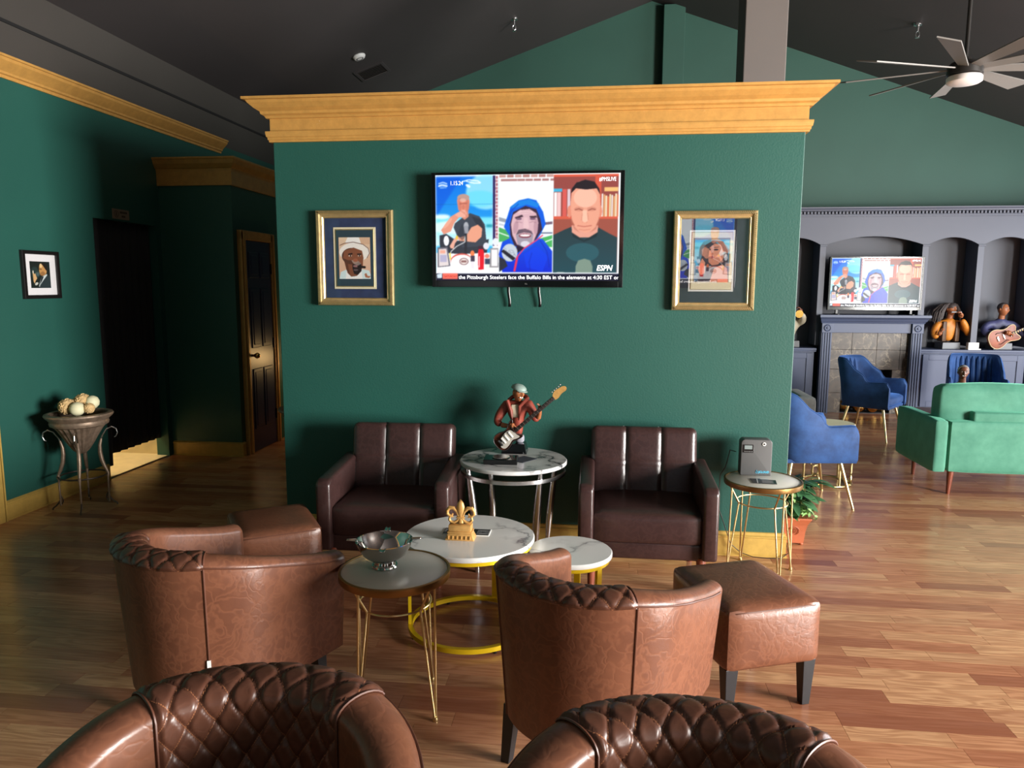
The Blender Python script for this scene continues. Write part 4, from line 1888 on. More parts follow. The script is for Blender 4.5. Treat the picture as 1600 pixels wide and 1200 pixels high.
bl = make_blue()
bl['label'] = 'blue velvet armchair half hidden by the green partition, behind the potted plant'
bl.location = (1.54, 5.62, 0)
bl.rotation_euler = (0, 0, math.radians(8 - 90))
copy_tree(bl, label='blue velvet armchair standing in front of the fireplace', loc=(2.90, 8.20, 0), rz=math.radians(-38 - 90))
copy_tree(bl, label='blue velvet armchair in front of the base cabinets, seen over the green sofa', loc=(4.13, 8.60, 0), rz=math.radians(-108 - 90))

# ------------------------------------------------------------------ green velvet sofa seen from behind
so = thing('green_sofa', 'green velvet sofa seen from behind, cut by the right edge', 'sofa', (3.45, 5.88, 0))
V = M['green_velvet']
for sx in (-1, 1):
    m = MB()
    cushion(m, (sx * .835, .36, .385), (.105, .74, .41), r=.025, bulge=.004, n=8)
    m.build('armrest', V, so)
m = MB()
cushion(m, (0, .05, .385), (1.545, .12, .40), r=.022, bulge=.004, n=12)
m.build('back_frame', V, so)
m = MB()
m.box((0, .06, .60), (1.22, .11, .11), bev=.02, seg=3)
m.build('back_rail', V, so)
m = MB()
m.box((0, .40, .27), (1.545, .62, .16), bev=.02)
m.build('seat_frame', V, so)
for sx in (-1, 1):
    m = MB()
    cushion(m, (sx * .385, .44, .42), (.76, .58, .16), r=.04, bulge=.02)
    m.build('seat_cushion', V, so)
    m = MB()
    cushion(m, (sx * .400, .19, .63), (.81, .19, .42), r=.045, bulge=.022, n=14, rot=(math.radians(-6), 0, 0))
    bmx = m.bm
    for v in bmx.verts:
        if v.co.z > .66:
            v.co.y += .006 * math.sin(v.co.x * 75 + 3 * math.sin(v.co.x * 13))
    m.build('back_cushion', V, so)
for x, y in ((-.72, .06), (.72, .06), (-.74, .66), (.74, .66)):
    m = MB()
    m.cyl((x * 1.01, y, 0), (x, y, .20), .013, .026, 14)
    m.build('leg', M['red_wood'], so)

# low rosewood coffee table beyond the sofa, and the grey seat and gold scroll table near the partition
ct = thing('wooden_coffee_table', 'low reddish wooden table beyond the green sofa', 'coffee table', (3.55, 7.30, 0))
m = MB()
m.box((0, 0, .40), (1.10, .62, .04), bev=.008)
m.build('table_top', M['table_wood'], ct)
for sx in (-1, 1):
    for sy in (-1, 1):
        MB().box((sx * .48, sy * .25, .19), (.05, .05, .38), bev=.004).build('leg', M['table_wood'], ct)

gs = thing('grey_armchair', 'grey upholstered seat just right of the partition edge, behind the blue chair', 'armchair', (1.76, 7.65, 0), PI)
gs.scale = (1, 1, .93)
m = MB()
cushion(m, (0, 0, .26), (.56, .60, .26), r=.03, bulge=.01)
m.build('seat', M['grey_fabric'], gs)
m = MB()
cushion(m, (.27, -.01, .335), (.12, .66, .47), r=.012, bulge=.004)
m.build('armrest', M['grey_fabric'], gs)
m = MB()
cushion(m, (-.27, -.01, .335), (.12, .66, .47), r=.012, bulge=.004)
m.build('armrest', M['grey_fabric'], gs)
m = MB()
cushion(m, (0, .28, .335), (.66, .14, .47), r=.02, bulge=.005)
m.build('backrest', M['grey_fabric'], gs)
for sx in (-1, 1):
    for sy in (-1, 1):
        MB().cyl((sx * .24, sy * .26, 0), (sx * .24, sy * .26, .14), .015, .022).build('leg', M['black_wood'], gs)

gt = thing('scroll_side_table', 'gold scrollwork side table with a cream top behind the blue chair', 'side table', (1.88, 6.16, 0))
m = MB()
m.lathe([(0, .478), (.185, .478), (.19, .482), (.19, .496), (.185, .50), (0, .50)], 40)
m.build('table_top', M['mat_cream'], gt)
m = MB()
ring(m, .185, .012, .010)
m.build('ring', M['gold_metal'], gt)
m = MB()
ring(m, .165, .47, .008)
m.build('ring', M['gold_metal'], gt)
for k in range(6):
    a = math.radians(-75 + 60 * k)
    c, s = math.cos(a), math.sin(a)
    R = .178
    tdir = Vector((-s, c, 0))
    base = Vector((R * c, R * s, 0))
    m = MB()
    if k % 2 == 0:
        m.cyl(base + Vector((0, 0, .012)), base + Vector((0, 0, .47)), .010, seg=10)
        m.build('upright', M['gold_metal'], gt)
    else:
        # stepped scroll: loop at the foot, then a stepped line up
        pts = [base + tdir * (.030 * math.sin(t)) + Vector((0, 0, .055 + .042 * -math.cos(t))) for t in np.linspace(0, 2 * PI, 20)]
        m.tube(pts, .0075, 8)
        st = [(.02, .10), (-.05, .105), (-.05, .165), (-.085, .17), (-.085, .205), (-.12, .235), (-.135, .29), (-.10, .34), (-.05, .36), (0, .47)]
        m.tube([base + tdir * (u * .55) + Vector((0, 0, z)) for u, z in st], .0075, 8)
        m.build('scroll', M['gold_metal'], gt)


# ------------------------------------------------------------------ television picture
SKIN = (222, 160, 140)


def paint_tv():
    P = Pic(330, 190, 2, (245, 248, 252))
    P.space(100, 113, 1456, 900)
    # panel 1: studio
    P.rect(105, 125, 530, 835, (0, 110, 225), 1, (70, 205, 245))
    P.poly([(105, 125), (300, 125), (105, 420)], (0, 78, 215), .6)
    P.ell(480, 240, 150, 130, (170, 238, 250), .8)
    P.ell(430, 290, 130, 60, (90, 215, 250), .6)
    P.rect(105, 425, 530, 640, (120, 228, 245), .9, (235, 250, 252))
    P.ell(150, 420, 60, 18, (240, 252, 255), .9)
    P.ell(260, 500, 200, 50, (235, 250, 255), .8)
    P.rect(480, 480, 530, 500, (30, 150, 170))
    P.blur(3)
    P.line([(300, 165), (350, 150), (420, 160), (440, 175), (390, 175), (330, 160)], 9, (240, 250, 255), .9)
    P.ell(345, 195, 20, 10, (240, 250, 255), .9, 30)
    P.line([(105, 330), (530, 330)], 2, (0, 90, 150), .8)
    P.rect(530, 122, 570, 660, (244, 240, 240))
    P.rect(530, 122, 548, 640, (42, 34, 92))
    for i in range(20):
        y = 126 + i * 26
        P.rect(549 if i % 2 else 551, y, 559 if i % 2 else 566, y + 20, (172, 96, 110))
        if i % 2:
            P.rect(561, y, 567, y + 20, (190, 110, 120))
    # desk
    P.rect(105, 690, 570, 838, (248, 246, 246))
    # body
    P.poly([(130, 640), (128, 560), (180, 548), (260, 600), (500, 590), (485, 690), (300, 700), (140, 690)], (52, 56, 66))
    P.poly([(245, 470), (300, 430), (360, 395), (430, 420), (470, 480), (485, 640), (300, 650), (260, 560), (235, 500)], (62, 68, 80))
    P.poly([(370, 500), (420, 480), (450, 510), (445, 570), (400, 612), (280, 600), (262, 580), (330, 560)], (232, 160, 132))
    P.poly([(140, 520), (215, 420), (275, 385), (300, 400), (240, 470), (215, 530), (160, 552)], (226, 150, 126))
    P.poly([(262, 560), (280, 575), (245, 620), (235, 660), (212, 655), (205, 640), (235, 590)], (232, 170, 150))
    P.rect(252, 562, 266, 590, (236, 200, 60))
    P.poly([(285, 380), (345, 380), (350, 420), (320, 445), (300, 430)], (214, 140, 118))
    P.poly([(262, 300), (275, 268), (310, 256), (345, 270), (358, 305), (352, 365), (330, 400), (300, 402), (272, 370), (266, 330)], (224, 138, 116))
    P.ell(310, 280, 46, 26, (186, 150, 140))
    P.poly([(280, 320), (340, 318), (338, 328), (282, 330)], (170, 94, 80), .8)
    P.ell(310, 350, 12, 18, (200, 116, 96), .7)
    P.poly([(245, 405), (300, 372), (322, 372), (336, 400), (325, 425), (270, 425)], (236, 170, 150))
    for i in range(4):
        P.line([(285 + i * 12, 376 + i * 3), (322 + i * 4, 400 + i * 7)], 2.5, (196, 118, 98), .8)
    P.ell(180, 600, 20, 38, (244, 246, 250))
    # microphone
    P.ell(330, 490, 18, 30, (170, 172, 180))
    P.rect(314, 490, 346, 545, (150, 152, 162))
    P.rect(316, 545, 336, 700, (44, 46, 54))
    P.line([(322, 560), (320, 610), (260, 640), (215, 680), (205, 720)], 6, (236, 236, 236))
    P.line([(206, 690), (210, 740)], 8, (240, 214, 40))
    # desk items
    P.poly([(112, 650), (188, 648), (210, 790), (112, 800)], (110, 108, 120))
    P.poly([(122, 662), (180, 660), (198, 784), (122, 792)], (226, 214, 214))
    P.rect(130, 670, 172, 695, (240, 150, 120), .7)
    P.rect(130, 705, 182, 760, (150, 150, 196), .6)
    P.ell(290, 748, 80, 54, (214, 90, 80), 1, -6)
    P.ell(292, 755, 80, 50, (242, 240, 240), 1, -6)
    P.ell(312, 755, 34, 26, (110, 60, 70))
    P.ell(312, 755, 29, 21, (240, 230, 224))
    P.rect(292, 746, 332, 764, (120, 70, 70), .8)
    P.ell(376, 695, 16, 22, (244, 130, 80))
    P.rect(362, 712, 394, 756, (70, 60, 80))
    P.rect(362, 755, 392, 808, (236, 230, 236))
    P.poly([(418, 690), (424, 660), (456, 660), (464, 690), (462, 815), (420, 818)], (226, 26, 44))
    P.rect(420, 640, 458, 664, (66, 40, 56))
    P.rect(424, 716, 430, 800, (250, 236, 236))
    P.ell(486, 715, 18, 16, (240, 130, 110))
    P.rect(470, 735, 506, 775, (60, 70, 96))
    P.rect(474, 775, 504, 806, (230, 240, 230))
    P.ell(480, 640, 22, 26, (226, 226, 236))
    P.poly([(510, 655), (570, 655), (572, 800), (505, 800)], (150, 146, 150))
    P.rect(520, 665, 565, 790, (240, 238, 240))
    P.ell(550, 610, 22, 30, (230, 234, 240))
    for dx, dy, rx, ry in ((-26, 20, 12, 50), (30, 30, 14, 44)):
        P.ell(310 + dx, 310 + dy, rx, ry, (176, 100, 84), .35)
    P.ell(306, 300, 24, 14, (246, 190, 170), .6)
    P.poly([(372, 420), (440, 440), (470, 520), (440, 500), (400, 470)], (38, 42, 52), .6)
    P.poly([(262, 560), (300, 470), (330, 560), (300, 600)], (44, 48, 58), .5)
    P.ell(190, 470, 14, 50, (244, 186, 164), .5, 40)
    # panel 2: hooded reporter at a stadium
    P.rect(574, 113, 970, 835, (246, 250, 252))
    for i in range(7):
        P.rect(576 + i * 58, 117, 626 + i * 58, 137, (176, 122, 116) if i % 2 else (196, 150, 142))
        P.rect(590 + i * 60, 149, 650 + i * 58, 164, (170, 120, 118))
    P.rect(574, 166, 970, 835, (240, 246, 250), 1, (232, 240, 244))
    P.poly([(574, 425), (660, 450), (660, 475), (574, 455)], (150, 158, 170))
    P.poly([(574, 470), (650, 490), (650, 500), (574, 485)], (196, 204, 214))
    P.poly([(574, 500), (650, 530), (660, 600), (574, 610)], (76, 172, 96))
    P.line([(574, 540), (655, 570)], 7, (244, 250, 246))
    P.poly([(880, 470), (970, 460), (970, 480), (880, 490)], (120, 100, 120))
    P.rect(880, 540, 970, 550, (110, 116, 140))
    P.poly([(860, 590), (970, 560), (970, 650), (860, 660)], (76, 178, 96))
    P.line([(880, 625), (970, 590)], 7, (240, 248, 244))
    P.line([(900, 640), (970, 655)], 6, (240, 248, 244))
    P.poly([(574, 700), (600, 610), (700, 560), (900, 590), (970, 680), (970, 835), (600, 835)], (14, 84, 222), 1, (8, 40, 206))
    P.poly([(612, 500), (660, 350), (720, 305), (790, 290), (850, 305), (900, 390), (920, 480), (880, 560), (820, 640), (730, 700),
            (660, 620), (650, 560)], (8, 92, 222))
    P.poly([(650, 360), (720, 310), (800, 296), (870, 330), (860, 360), (780, 335), (700, 360)], (20, 128, 226))
    P.poly([(655, 480), (680, 390), (770, 345), (850, 370), (880, 440), (895, 520), (850, 590), (760, 660), (690, 640), (660, 560)], (56, 38, 62))
    P.poly([(664, 480), (680, 410), (730, 375), (800, 368), (850, 400), (866, 470), (860, 540), (830, 610), (770, 650), (710, 630), (675, 560)],
           (216, 176, 184))
    P.ell(770, 390, 60, 14, (232, 196, 200), .8)
    P.poly([(690, 430), (745, 410), (756, 424), (700, 440)], (66, 46, 58))
    P.poly([(800, 420), (850, 418), (856, 432), (805, 432)], (66, 46, 58))
    P.ell(722, 440, 22, 9, (120, 90, 112))
    P.ell(825, 440, 22, 9, (120, 90, 112))
    P.poly([(760, 430), (785, 430), (800, 505), (775, 520), (755, 505)], (228, 190, 194))
    P.poly([(700, 560), (720, 520), (770, 512), (815, 530), (830, 560), (800, 545), (760, 540), (725, 550)], (104, 86, 100))
    P.poly([(700, 555), (830, 555), (822, 620), (770, 655), (715, 630)], (160, 150, 164))
    P.ell(768, 565, 46, 17, (130, 60, 74))
    P.ell(768, 562, 38, 9, (246, 240, 240))
    P.ell(770, 625, 34, 22, (214, 210, 222))
    P.poly([(706, 640), (770, 655), (700, 700)], (36, 26, 52))
    P.line([(900, 560), (850, 600), (760, 660), (712, 720), (688, 830)], 9, (232, 62, 110))
    P.line([(712, 720), (690, 830)], 16, (226, 50, 92))
    P.ell(655, 690, 58, 66, (196, 206, 216))
    for i in range(14):
        P.line([(610 + (i * 37) % 80, 650 + (i * 23) % 70), (630 + (i * 37) % 80, 665 + (i * 29) % 70)], 4, (120, 132, 146), .6)
    P.poly([(590, 680), (610, 665), (700, 730), (680, 750)], (36, 36, 48))
    P.poly([(576, 720), (620, 740), (640, 790), (576, 835)], (40, 44, 60))
    P.ell(700, 500, 18, 50, (160, 118, 134), .45, 10)
    P.ell(848, 500, 16, 60, (160, 118, 134), .45)
    P.line([(700, 470), (722, 462), (748, 470)], 5, (150, 110, 124), .6)
    P.line([(800, 468), (825, 460), (850, 470)], 5, (150, 110, 124), .6)
    P.line([(752, 520), (770, 528), (796, 520)], 5, (150, 104, 112), .7)
    P.line([(742, 380), (770, 376), (810, 384)], 4, (176, 134, 144), .6)
    P.line([(735, 395), (770, 392), (815, 398)], 4, (176, 134, 144), .6)
    P.poly([(760, 700), (860, 640), (940, 720), (900, 830), (780, 800)], (10, 66, 240), .5)
    P.line([(880, 600), (930, 680), (950, 800)], 7, (8, 36, 170), .6)
    P.line([(820, 690), (800, 760), (810, 830)], 7, (8, 36, 170), .5)
    P.line([(640, 470), (668, 380), (720, 330)], 9, (4, 66, 180), .6)
    # panel 3: bookshelf
    P.rect(976, 113, 1442, 845, (150, 72, 66))
    P.rect(976, 122, 1442, 138, (222, 90, 66))
    P.rect(1276, 122, 1318, 620, (214, 88, 66))
    P.rect(976, 424, 1442, 444, (216, 92, 70))
    P.rect(976, 444, 1442, 580, (160, 82, 68))
    P.rect(976, 222, 1036, 246, (70, 176, 214))
    bx = [(980, 1000, (244, 240, 240)), (1002, 1028, (236, 196, 196)), (1040, 1070, (216, 92, 84)), (1076, 1096, (220, 200, 206))]
    for a, b, c in bx:
        P.rect(a, 250 if a < 1035 else 226, b, 424, c)
    P.rect(1340, 216, 1440, 246, (240, 190, 120))
    for i in range(9):
        P.rect(1322 + i * 14, 262 + (i * 7) % 24, 1333 + i * 14, 428,
               [(246, 240, 230), (232, 170, 110), (244, 226, 190), (226, 120, 80), (244, 232, 180)][i % 5])
    P.poly([(976, 560), (1060, 520), (1110, 500), (1300, 505), (1380, 550), (1440, 580), (1440, 845), (976, 845)], (40, 60, 66), 1, (34, 74, 84))
    P.ell(1190, 690, 120, 70, (46, 98, 108), .7)
    P.poly([(1108, 490), (1300, 490), (1298, 540), (1240, 580), (1170, 580), (1112, 545)], (228, 160, 140))
    P.ell(1092, 390, 16, 44, (226, 140, 116))
    P.ell(1314, 390, 14, 44, (226, 140, 116))
    P.poly([(1098, 330), (1108, 230), (1150, 175), (1210, 160), (1270, 180), (1308, 240), (1314, 340), (1306, 450), (1270, 520), (1210, 548),
            (1150, 522), (1108, 450)], (234, 162, 136))
    P.ell(1205, 290, 84, 70, (246, 192, 168), .8)
    P.poly([(1100, 260), (1108, 222), (1140, 180), (1205, 160), (1270, 176), (1304, 226), (1312, 270), (1286, 224), (1210, 232), (1136, 222)],
           (36, 28, 34))
    P.poly([(1104, 420), (1130, 500), (1170, 545), (1130, 520), (1106, 470)], (186, 110, 90), .6)
    P.poly([(1308, 420), (1284, 500), (1240, 545), (1284, 520), (1306, 470)], (186, 110, 90), .6)
    P.ell(1160, 372, 34, 16, (196, 122, 102), .5)
    P.ell(1252, 372, 34, 16, (196, 122, 102), .5)
    P.line([(1186, 400), (1180, 450), (1190, 468)], 5, (190, 118, 98), .6)
    P.line([(1222, 400), (1228, 450), (1216, 470)], 5, (190, 118, 98), .6)
    P.poly([(1110, 540), (1200, 600), (1300, 540), (1290, 575), (1200, 612), (1120, 575)], (24, 40, 46), .7)
    P.line([(1130, 378), (1160, 370), (1190, 384)], 7, (150, 84, 70))
    P.line([(1225, 384), (1255, 370), (1282, 378)], 7, (150, 84, 70))
    P.poly([(1188, 380), (1216, 380), (1226, 460), (1204, 470), (1184, 460)], (246, 190, 164))
    P.line([(1150, 492), (1200, 500), (1255, 492)], 6, (190, 104, 90))
    P.line([(1160, 520), (1200, 526), (1244, 520)], 4, (206, 126, 108))
    P.poly([(1140, 845), (1142, 790), (1160, 748), (1205, 735), (1248, 748), (1264, 790), (1266, 845)], (124, 146, 132))
    P.ell(1030, 845, 42, 12, (150, 170, 160))
    # right strip and ticker
    P.rect(1444, 113, 1456, 900, (246, 250, 252))
    P.rect(976, 113, 1456, 121, (246, 250, 252))
    P.rect(100, 845, 1456, 900, (26, 26, 48))
    P.rect(100, 838, 1456, 846, (236, 240, 246))
    P.poly([(106, 852), (144, 846), (146, 880), (108, 882)], (210, 226, 236))
    P.rect(150, 845, 264, 888, (244, 112, 96))
    P.ell(158, 188, 34, 24, (150, 190, 240), .5)
    P.line([(124, 176), (158, 166), (190, 178)], 7, (190, 216, 250))
    P.line([(122, 196), (150, 186), (192, 196)], 9, (226, 238, 252))
    P.line([(132, 210), (186, 208)], 5, (120, 170, 240))
    P.blur(1)
    return P


M['screen'] = attr_mat('lit_screen', 1.15)
M['screen_bright'] = attr_mat('lit_screen_bright', 1.6)
M['screen_text'] = simple('lit_screen_text', rgb(250, 252, 255), 0.4, emit=1.0)
M['screen_red_text'] = simple('lit_red_text', rgb(150, 30, 30), 0.4, emit=0.8)
M['print'] = attr_mat('paper_print', 0.0, 0.45)
SW, SH = 1.063, 0.602
tv_me = paint_tv().mesh('screen', SW, SH, M['screen'])
tv_me2 = tv_me.copy()
tv_me2.materials.clear()
tv_me2.materials.append(M['screen_bright'])


def make_tv(label, loc, rz=0.0, scale=1.0, me=None, straps=False, feet=False):
    """local: screen faces -y, origin at the screen centre"""
    me = me or tv_me
    t = thing('television', label, 'television', loc, rz)
    t.scale = (scale,) * 3
    m = MB()
    m.box((0, .024, -.012), (1.113, .045, .655), bev=.004)
    m.box((0, .050, -.03), (.70, .022, .40), bev=.008)
    m.build('housing', M['black_plastic'], t, smooth=False)
    m = MB()
    for sx in (-1, 1):
        m.box((sx * .5435, -.002, -.012), (.024, .010, .655), bev=.002)
    m.box((0, -.002, .3085), (1.063, .010, .014), bev=.002)
    m.box((0, -.002, -.320), (1.063, .010, .038), bev=.002)
    m.build('bezel', M['black_gloss'], t, smooth=False)
    s = put('screen', me, t, (0, -.0012, 0))
    k = SW / 1356.0

    def pos(x, y, d=.0025):
        return ((x - 778) * k, -d, (506.5 - y) * k)
    tx = M['screen_text']
    text('ticker_text', 'the Pittsburgh Steelers face the Buffalo Bills in the elements at 4:30 EST or', .0300, tx, t, pos(270, 868), bold=.0001,
         xs=1.03)
    text('date_text', '1.15.24', .033, tx, t, pos(208, 182), bold=0, xs=.80)
    text('hashtag_text', '#PMSLIVE', .032, tx, t, pos(1304, 166), bold=0, xs=.72)
    text('network_logo', 'ESPN', .044, tx, t, pos(1294, 800), bold=.0009, shear=.25, xs=.9)
    text('ticker_badge', 'SATURDAY', .017, M['screen_red_text'], t, pos(160, 862), xs=.9)
    text('brand_mark', 'TCL', .009, M['grey_print'], t, (0, -.0075, -.321), align='CENTER')
    if straps:
        for x in (-.105, .075):
            m = MB()
            rows = [[(x - .008 + .004 * math.sin(z * 40), .035 + .002 * k2, z), (x + .008 + .004 * math.sin(z * 40), .035 + .002 * k2, z)]
                    for k2, z in enumerate(np.linspace(-.30, -.455, 8))]
            m.grid(rows)
            o = m.build('strap', M['black_plastic'], t)
            sd = o.modifiers.new('solid', 'SOLIDIFY')
            sd.thickness = .003
    if feet:
        for sx in (-1, 1):
            m = MB()
            m.box((sx * .44, .02, -.365), (.03, .03, .06), bev=.004)
            m.box((sx * .44, .02, -.392), (.03, .20, .012), bev=.004)
            m.build('foot', M['black_plastic'], t, smooth=False)
    return t


make_tv('wall-mounted television with a three-person show above the marble table', (-.4285, 4.307, 1.928), straps=True)
make_tv('smaller television standing on the fireplace mantel', (3.385, 9.66, 1.250 + .398 * 1.0), me=tv_me, feet=True)
make_tv('television on the front wall, seen mirrored in the right gold-framed picture', (1.02, YF + .12, 2.12), PI, 1.62, me=tv_me2)


# ------------------------------------------------------------------ framed pictures
def paint_hat_man():
    P = Pic(110, 138, 3, (226, 190, 160))
    P.space(402, 408, 738, 832)
    P.rect(402, 408, 738, 832, (234, 206, 176), 1, (222, 176, 150))
    P.rect(600, 408, 738, 480, (214, 170, 140), .6)
    P.poly([(402, 832), (420, 760), (480, 735), (640, 730), (720, 745), (738, 790), (738, 832)], (214, 234, 236))
    P.poly([(480, 740), (560, 815), (640, 740), (650, 832), (470, 832)], (246, 246, 244))
    P.poly([(446, 600), (470, 530), (560, 500), (640, 530), (662, 600), (656, 690), (640, 740), (590, 800), (530, 808), (490, 770), (470, 680)],
           (132, 80, 58))
    P.ell(590, 590, 50, 70, (176, 108, 78), .7)
    P.poly([(446, 600), (480, 540), (500, 700), (520, 800), (480, 740), (460, 660)], (92, 54, 42), .8)
    P.poly([(500, 575), (545, 568), (552, 580), (505, 590)], (46, 28, 26))
    P.poly([(596, 575), (640, 572), (644, 584), (600, 588)], (46, 28, 26))
    P.ell(524, 594, 18, 7, (60, 34, 30))
    P.ell(620, 594, 16, 7, (60, 34, 30))
    P.ell(578, 640, 22, 16, (150, 88, 64))
    P.poly([(545, 665), (570, 655), (610, 655), (640, 680), (640, 750), (600, 790), (560, 780), (545, 730)], (44, 30, 32))
    P.ell(585, 700, 34, 12, (150, 110, 110))
    P.ell(580, 740, 26, 10, (96, 80, 84))
    P.poly([(595, 695), (680, 700), (688, 712), (680, 724), (600, 715)], (32, 24, 24))
    P.ell(570, 560, 162, 96, (246, 242, 236), 1, 0)
    P.ell(540, 600, 106, 84, (92, 58, 46))
    P.ell(600, 610, 70, 80, (226, 214, 204), .5)
    P.poly([(448, 620), (462, 545), (560, 512), (650, 545), (664, 620), (650, 690), (600, 640), (500, 640)], (138, 84, 60))
    P.poly([(500, 575), (545, 566), (552, 580), (505, 590)], (46, 28, 26))
    P.poly([(596, 573), (640, 572), (644, 584), (600, 588)], (46, 28, 26))
    P.ell(524, 596, 18, 8, (236, 220, 210))
    P.ell(620, 596, 16, 8, (236, 220, 210))
    P.ell(526, 596, 8, 8, (40, 24, 22))
    P.ell(622, 596, 8, 8, (40, 24, 22))
    P.ell(578, 640, 26, 18, (164, 98, 72))
    P.poly([(470, 470), (500, 408), (620, 408), (640, 470)], (250, 248, 244))
    P.line([(415, 490), (470, 468), (560, 458), (660, 480), (715, 520), (728, 570), (700, 620)], 6, (104, 60, 50))
    P.poly([(670, 780), (690, 770), (705, 800), (738, 800), (720, 822), (680, 815)], (176, 112, 82))
    P.blur(1)
    return P


def paint_woman():
    P = Pic(110, 138, 3, (90, 150, 170))
    P.space(362, 412, 706, 838)
    P.rect(362, 412, 706, 838, (96, 176, 200), 1, (70, 96, 120))
    P.poly([(400, 838), (420, 640), (460, 470), (540, 420), (640, 430), (690, 520), (700, 700), (706, 838)], (52, 38, 40))
    P.poly([(500, 600), (510, 490), (560, 450), (620, 460), (650, 530), (650, 600), (600, 660), (540, 670), (505, 640)], (206, 134, 104))
    P.ell(590, 520, 50, 60, (224, 154, 122), .7)
    P.ell(574, 512, 24, 9, (60, 36, 40))
    P.line([(550, 490), (600, 486)], 6, (60, 36, 32))
    P.ell(510, 510, 12, 8, (60, 36, 40))
    P.ell(532, 555, 16, 12, (190, 112, 90))
    P.ell(530, 588, 30, 12, (160, 50, 56))
    P.poly([(430, 600), (530, 584), (532, 596), (432, 612)], (80, 50, 40))
    P.poly([(420, 640), (440, 600), (470, 640), (470, 750), (430, 770), (400, 720)], (216, 146, 116))
    P.poly([(520, 838), (560, 700), (640, 660), (690, 700), (706, 838)], (214, 140, 112))
    P.ell(660, 560, 22, 34, (220, 200, 190), .6)
    P.ell(450, 520, 40, 60, (150, 96, 80), .5)
    P.blur(1)
    return P


def paint_suit_man():
    P = Pic(90, 100, 3, (28, 36, 34))
    P.space(398, 320, 840, 822)
    P.ell(500, 540, 90, 120, (52, 76, 74), .6)
    P.ell(560, 560, 50, 40, (110, 136, 138), .5)
    P.blur(6)
    P.poly([(560, 822), (580, 720), (650, 620), (760, 560), (840, 620), (840, 822)], (44, 56, 60))
    P.poly([(640, 610), (760, 555), (770, 575), (660, 690), (590, 770), (575, 760), (600, 700)], (206, 216, 216))
    P.poly([(640, 610), (690, 600), (640, 690), (585, 760)], (30, 36, 40))
    P.poly([(600, 420), (620, 370), (680, 350), (750, 400), (770, 480), (750, 550), (690, 590), (640, 590), (605, 560), (595, 500)], (196, 146, 88))
    P.poly([(640, 350), (720, 345), (780, 410), (770, 500), (740, 470), (690, 400), (660, 370)], (36, 26, 22))
    P.ell(640, 400, 30, 40, (244, 214, 160), .8)
    P.poly([(600, 455), (660, 460), (655, 475), (605, 470)], (70, 44, 28), .8)
    P.ell(735, 500, 12, 24, (206, 156, 100))
    P.poly([(600, 545), (680, 500), (730, 540), (690, 590), (620, 590)], (120, 80, 48), .5)
    P.poly([(450, 500), (466, 500), (480, 560), (505, 545), (540, 640), (500, 690), (480, 740), (458, 700)], (216, 172, 120))
    P.ell(462, 520, 10, 30, (244, 236, 220))
    P.ell(520, 740, 40, 24, (206, 206, 196), 1, -30)
    P.rect(570, 770, 590, 790, (220, 220, 215))
    P.blur(1)
    return P


def frame_moulding(mb, w, h, prof):
    """closed rectangle of moulding in the x, z plane, front towards -y; prof: (inset from the outer edge, y)"""
    b = bmesh.new()
    rings = []
    for i, y in prof:
        rings.append([b.verts.new(p) for p in ((-w / 2 + i, y, -h / 2 + i), (w / 2 - i, y, -h / 2 + i), (w / 2 - i, y, h / 2 - i),
                                               (-w / 2 + i, y, h / 2 - i))])
    n = len(rings)
    for a in range(n):
        A, B = rings[a], rings[(a + 1) % n]
        for k in range(4):
            b.faces.new((A[k], A[(k + 1) % 4], B[(k + 1) % 4], B[k]))
    bmesh.ops.recalc_face_normals(b, faces=b.faces)
    return mb.merge(b)


def gold_picture(label, loc, rot, w, h, mat_mat, mats, pic_me, pw, ph, glass, off=(0, 0)):
    t = thing('framed_picture', label, 'picture', loc)
    t.rotation_euler = rot
    m = MB()
    frame_moulding(m, w, h, [(0, 0), (0, -.022), (.004, -.028), (.020, -.030), (.024, -.024), (.034, -.020), (.038, -.022), (.044, -.016),
                             (.046, -.008), (.046, 0)])
    m.build('frame', M['picture_gold'], t, smooth=False)
    # rope beading on the frame
    m = MB()
    step = .0115
    for sx in (-1, 1):
        z = -h / 2 + .014
        while z < h / 2 - .01:
            m.box((sx * (w / 2 - .012), -.030, z), (.020, .006, .0045), rot=(0, math.radians(40), 0))
            z += step
        x = -w / 2 + .014
        while x < w / 2 - .01:
            m.box((x, -.030, sx * (h / 2 - .012)), (.020, .006, .0045), rot=(0, math.radians(50), 0))
            x += step
    tag(m.build('rope_beading', M['picture_gold'], t, smooth=False), kind='stuff')
    MB().box((0, -.003, 0), (w - .08, .004, h - .08)).build('mat_board', mat_mat, t, smooth=False)
    d = -.006
    for mw, mh, mm, ox, oz in mats:
        MB().box((off[0] + ox, d, off[1] + oz), (mw, .003, mh), bev=.0008, seg=1).build('mat_window', mm, t, smooth=False)
        d -= .0016
    put('print', pic_me, t, (off[0], d - .001, off[1]))
    MB().box((0, -.0165, 0), (w - .086, .0015, h - .086)).build('glass', glass, t, smooth=False)
    return t


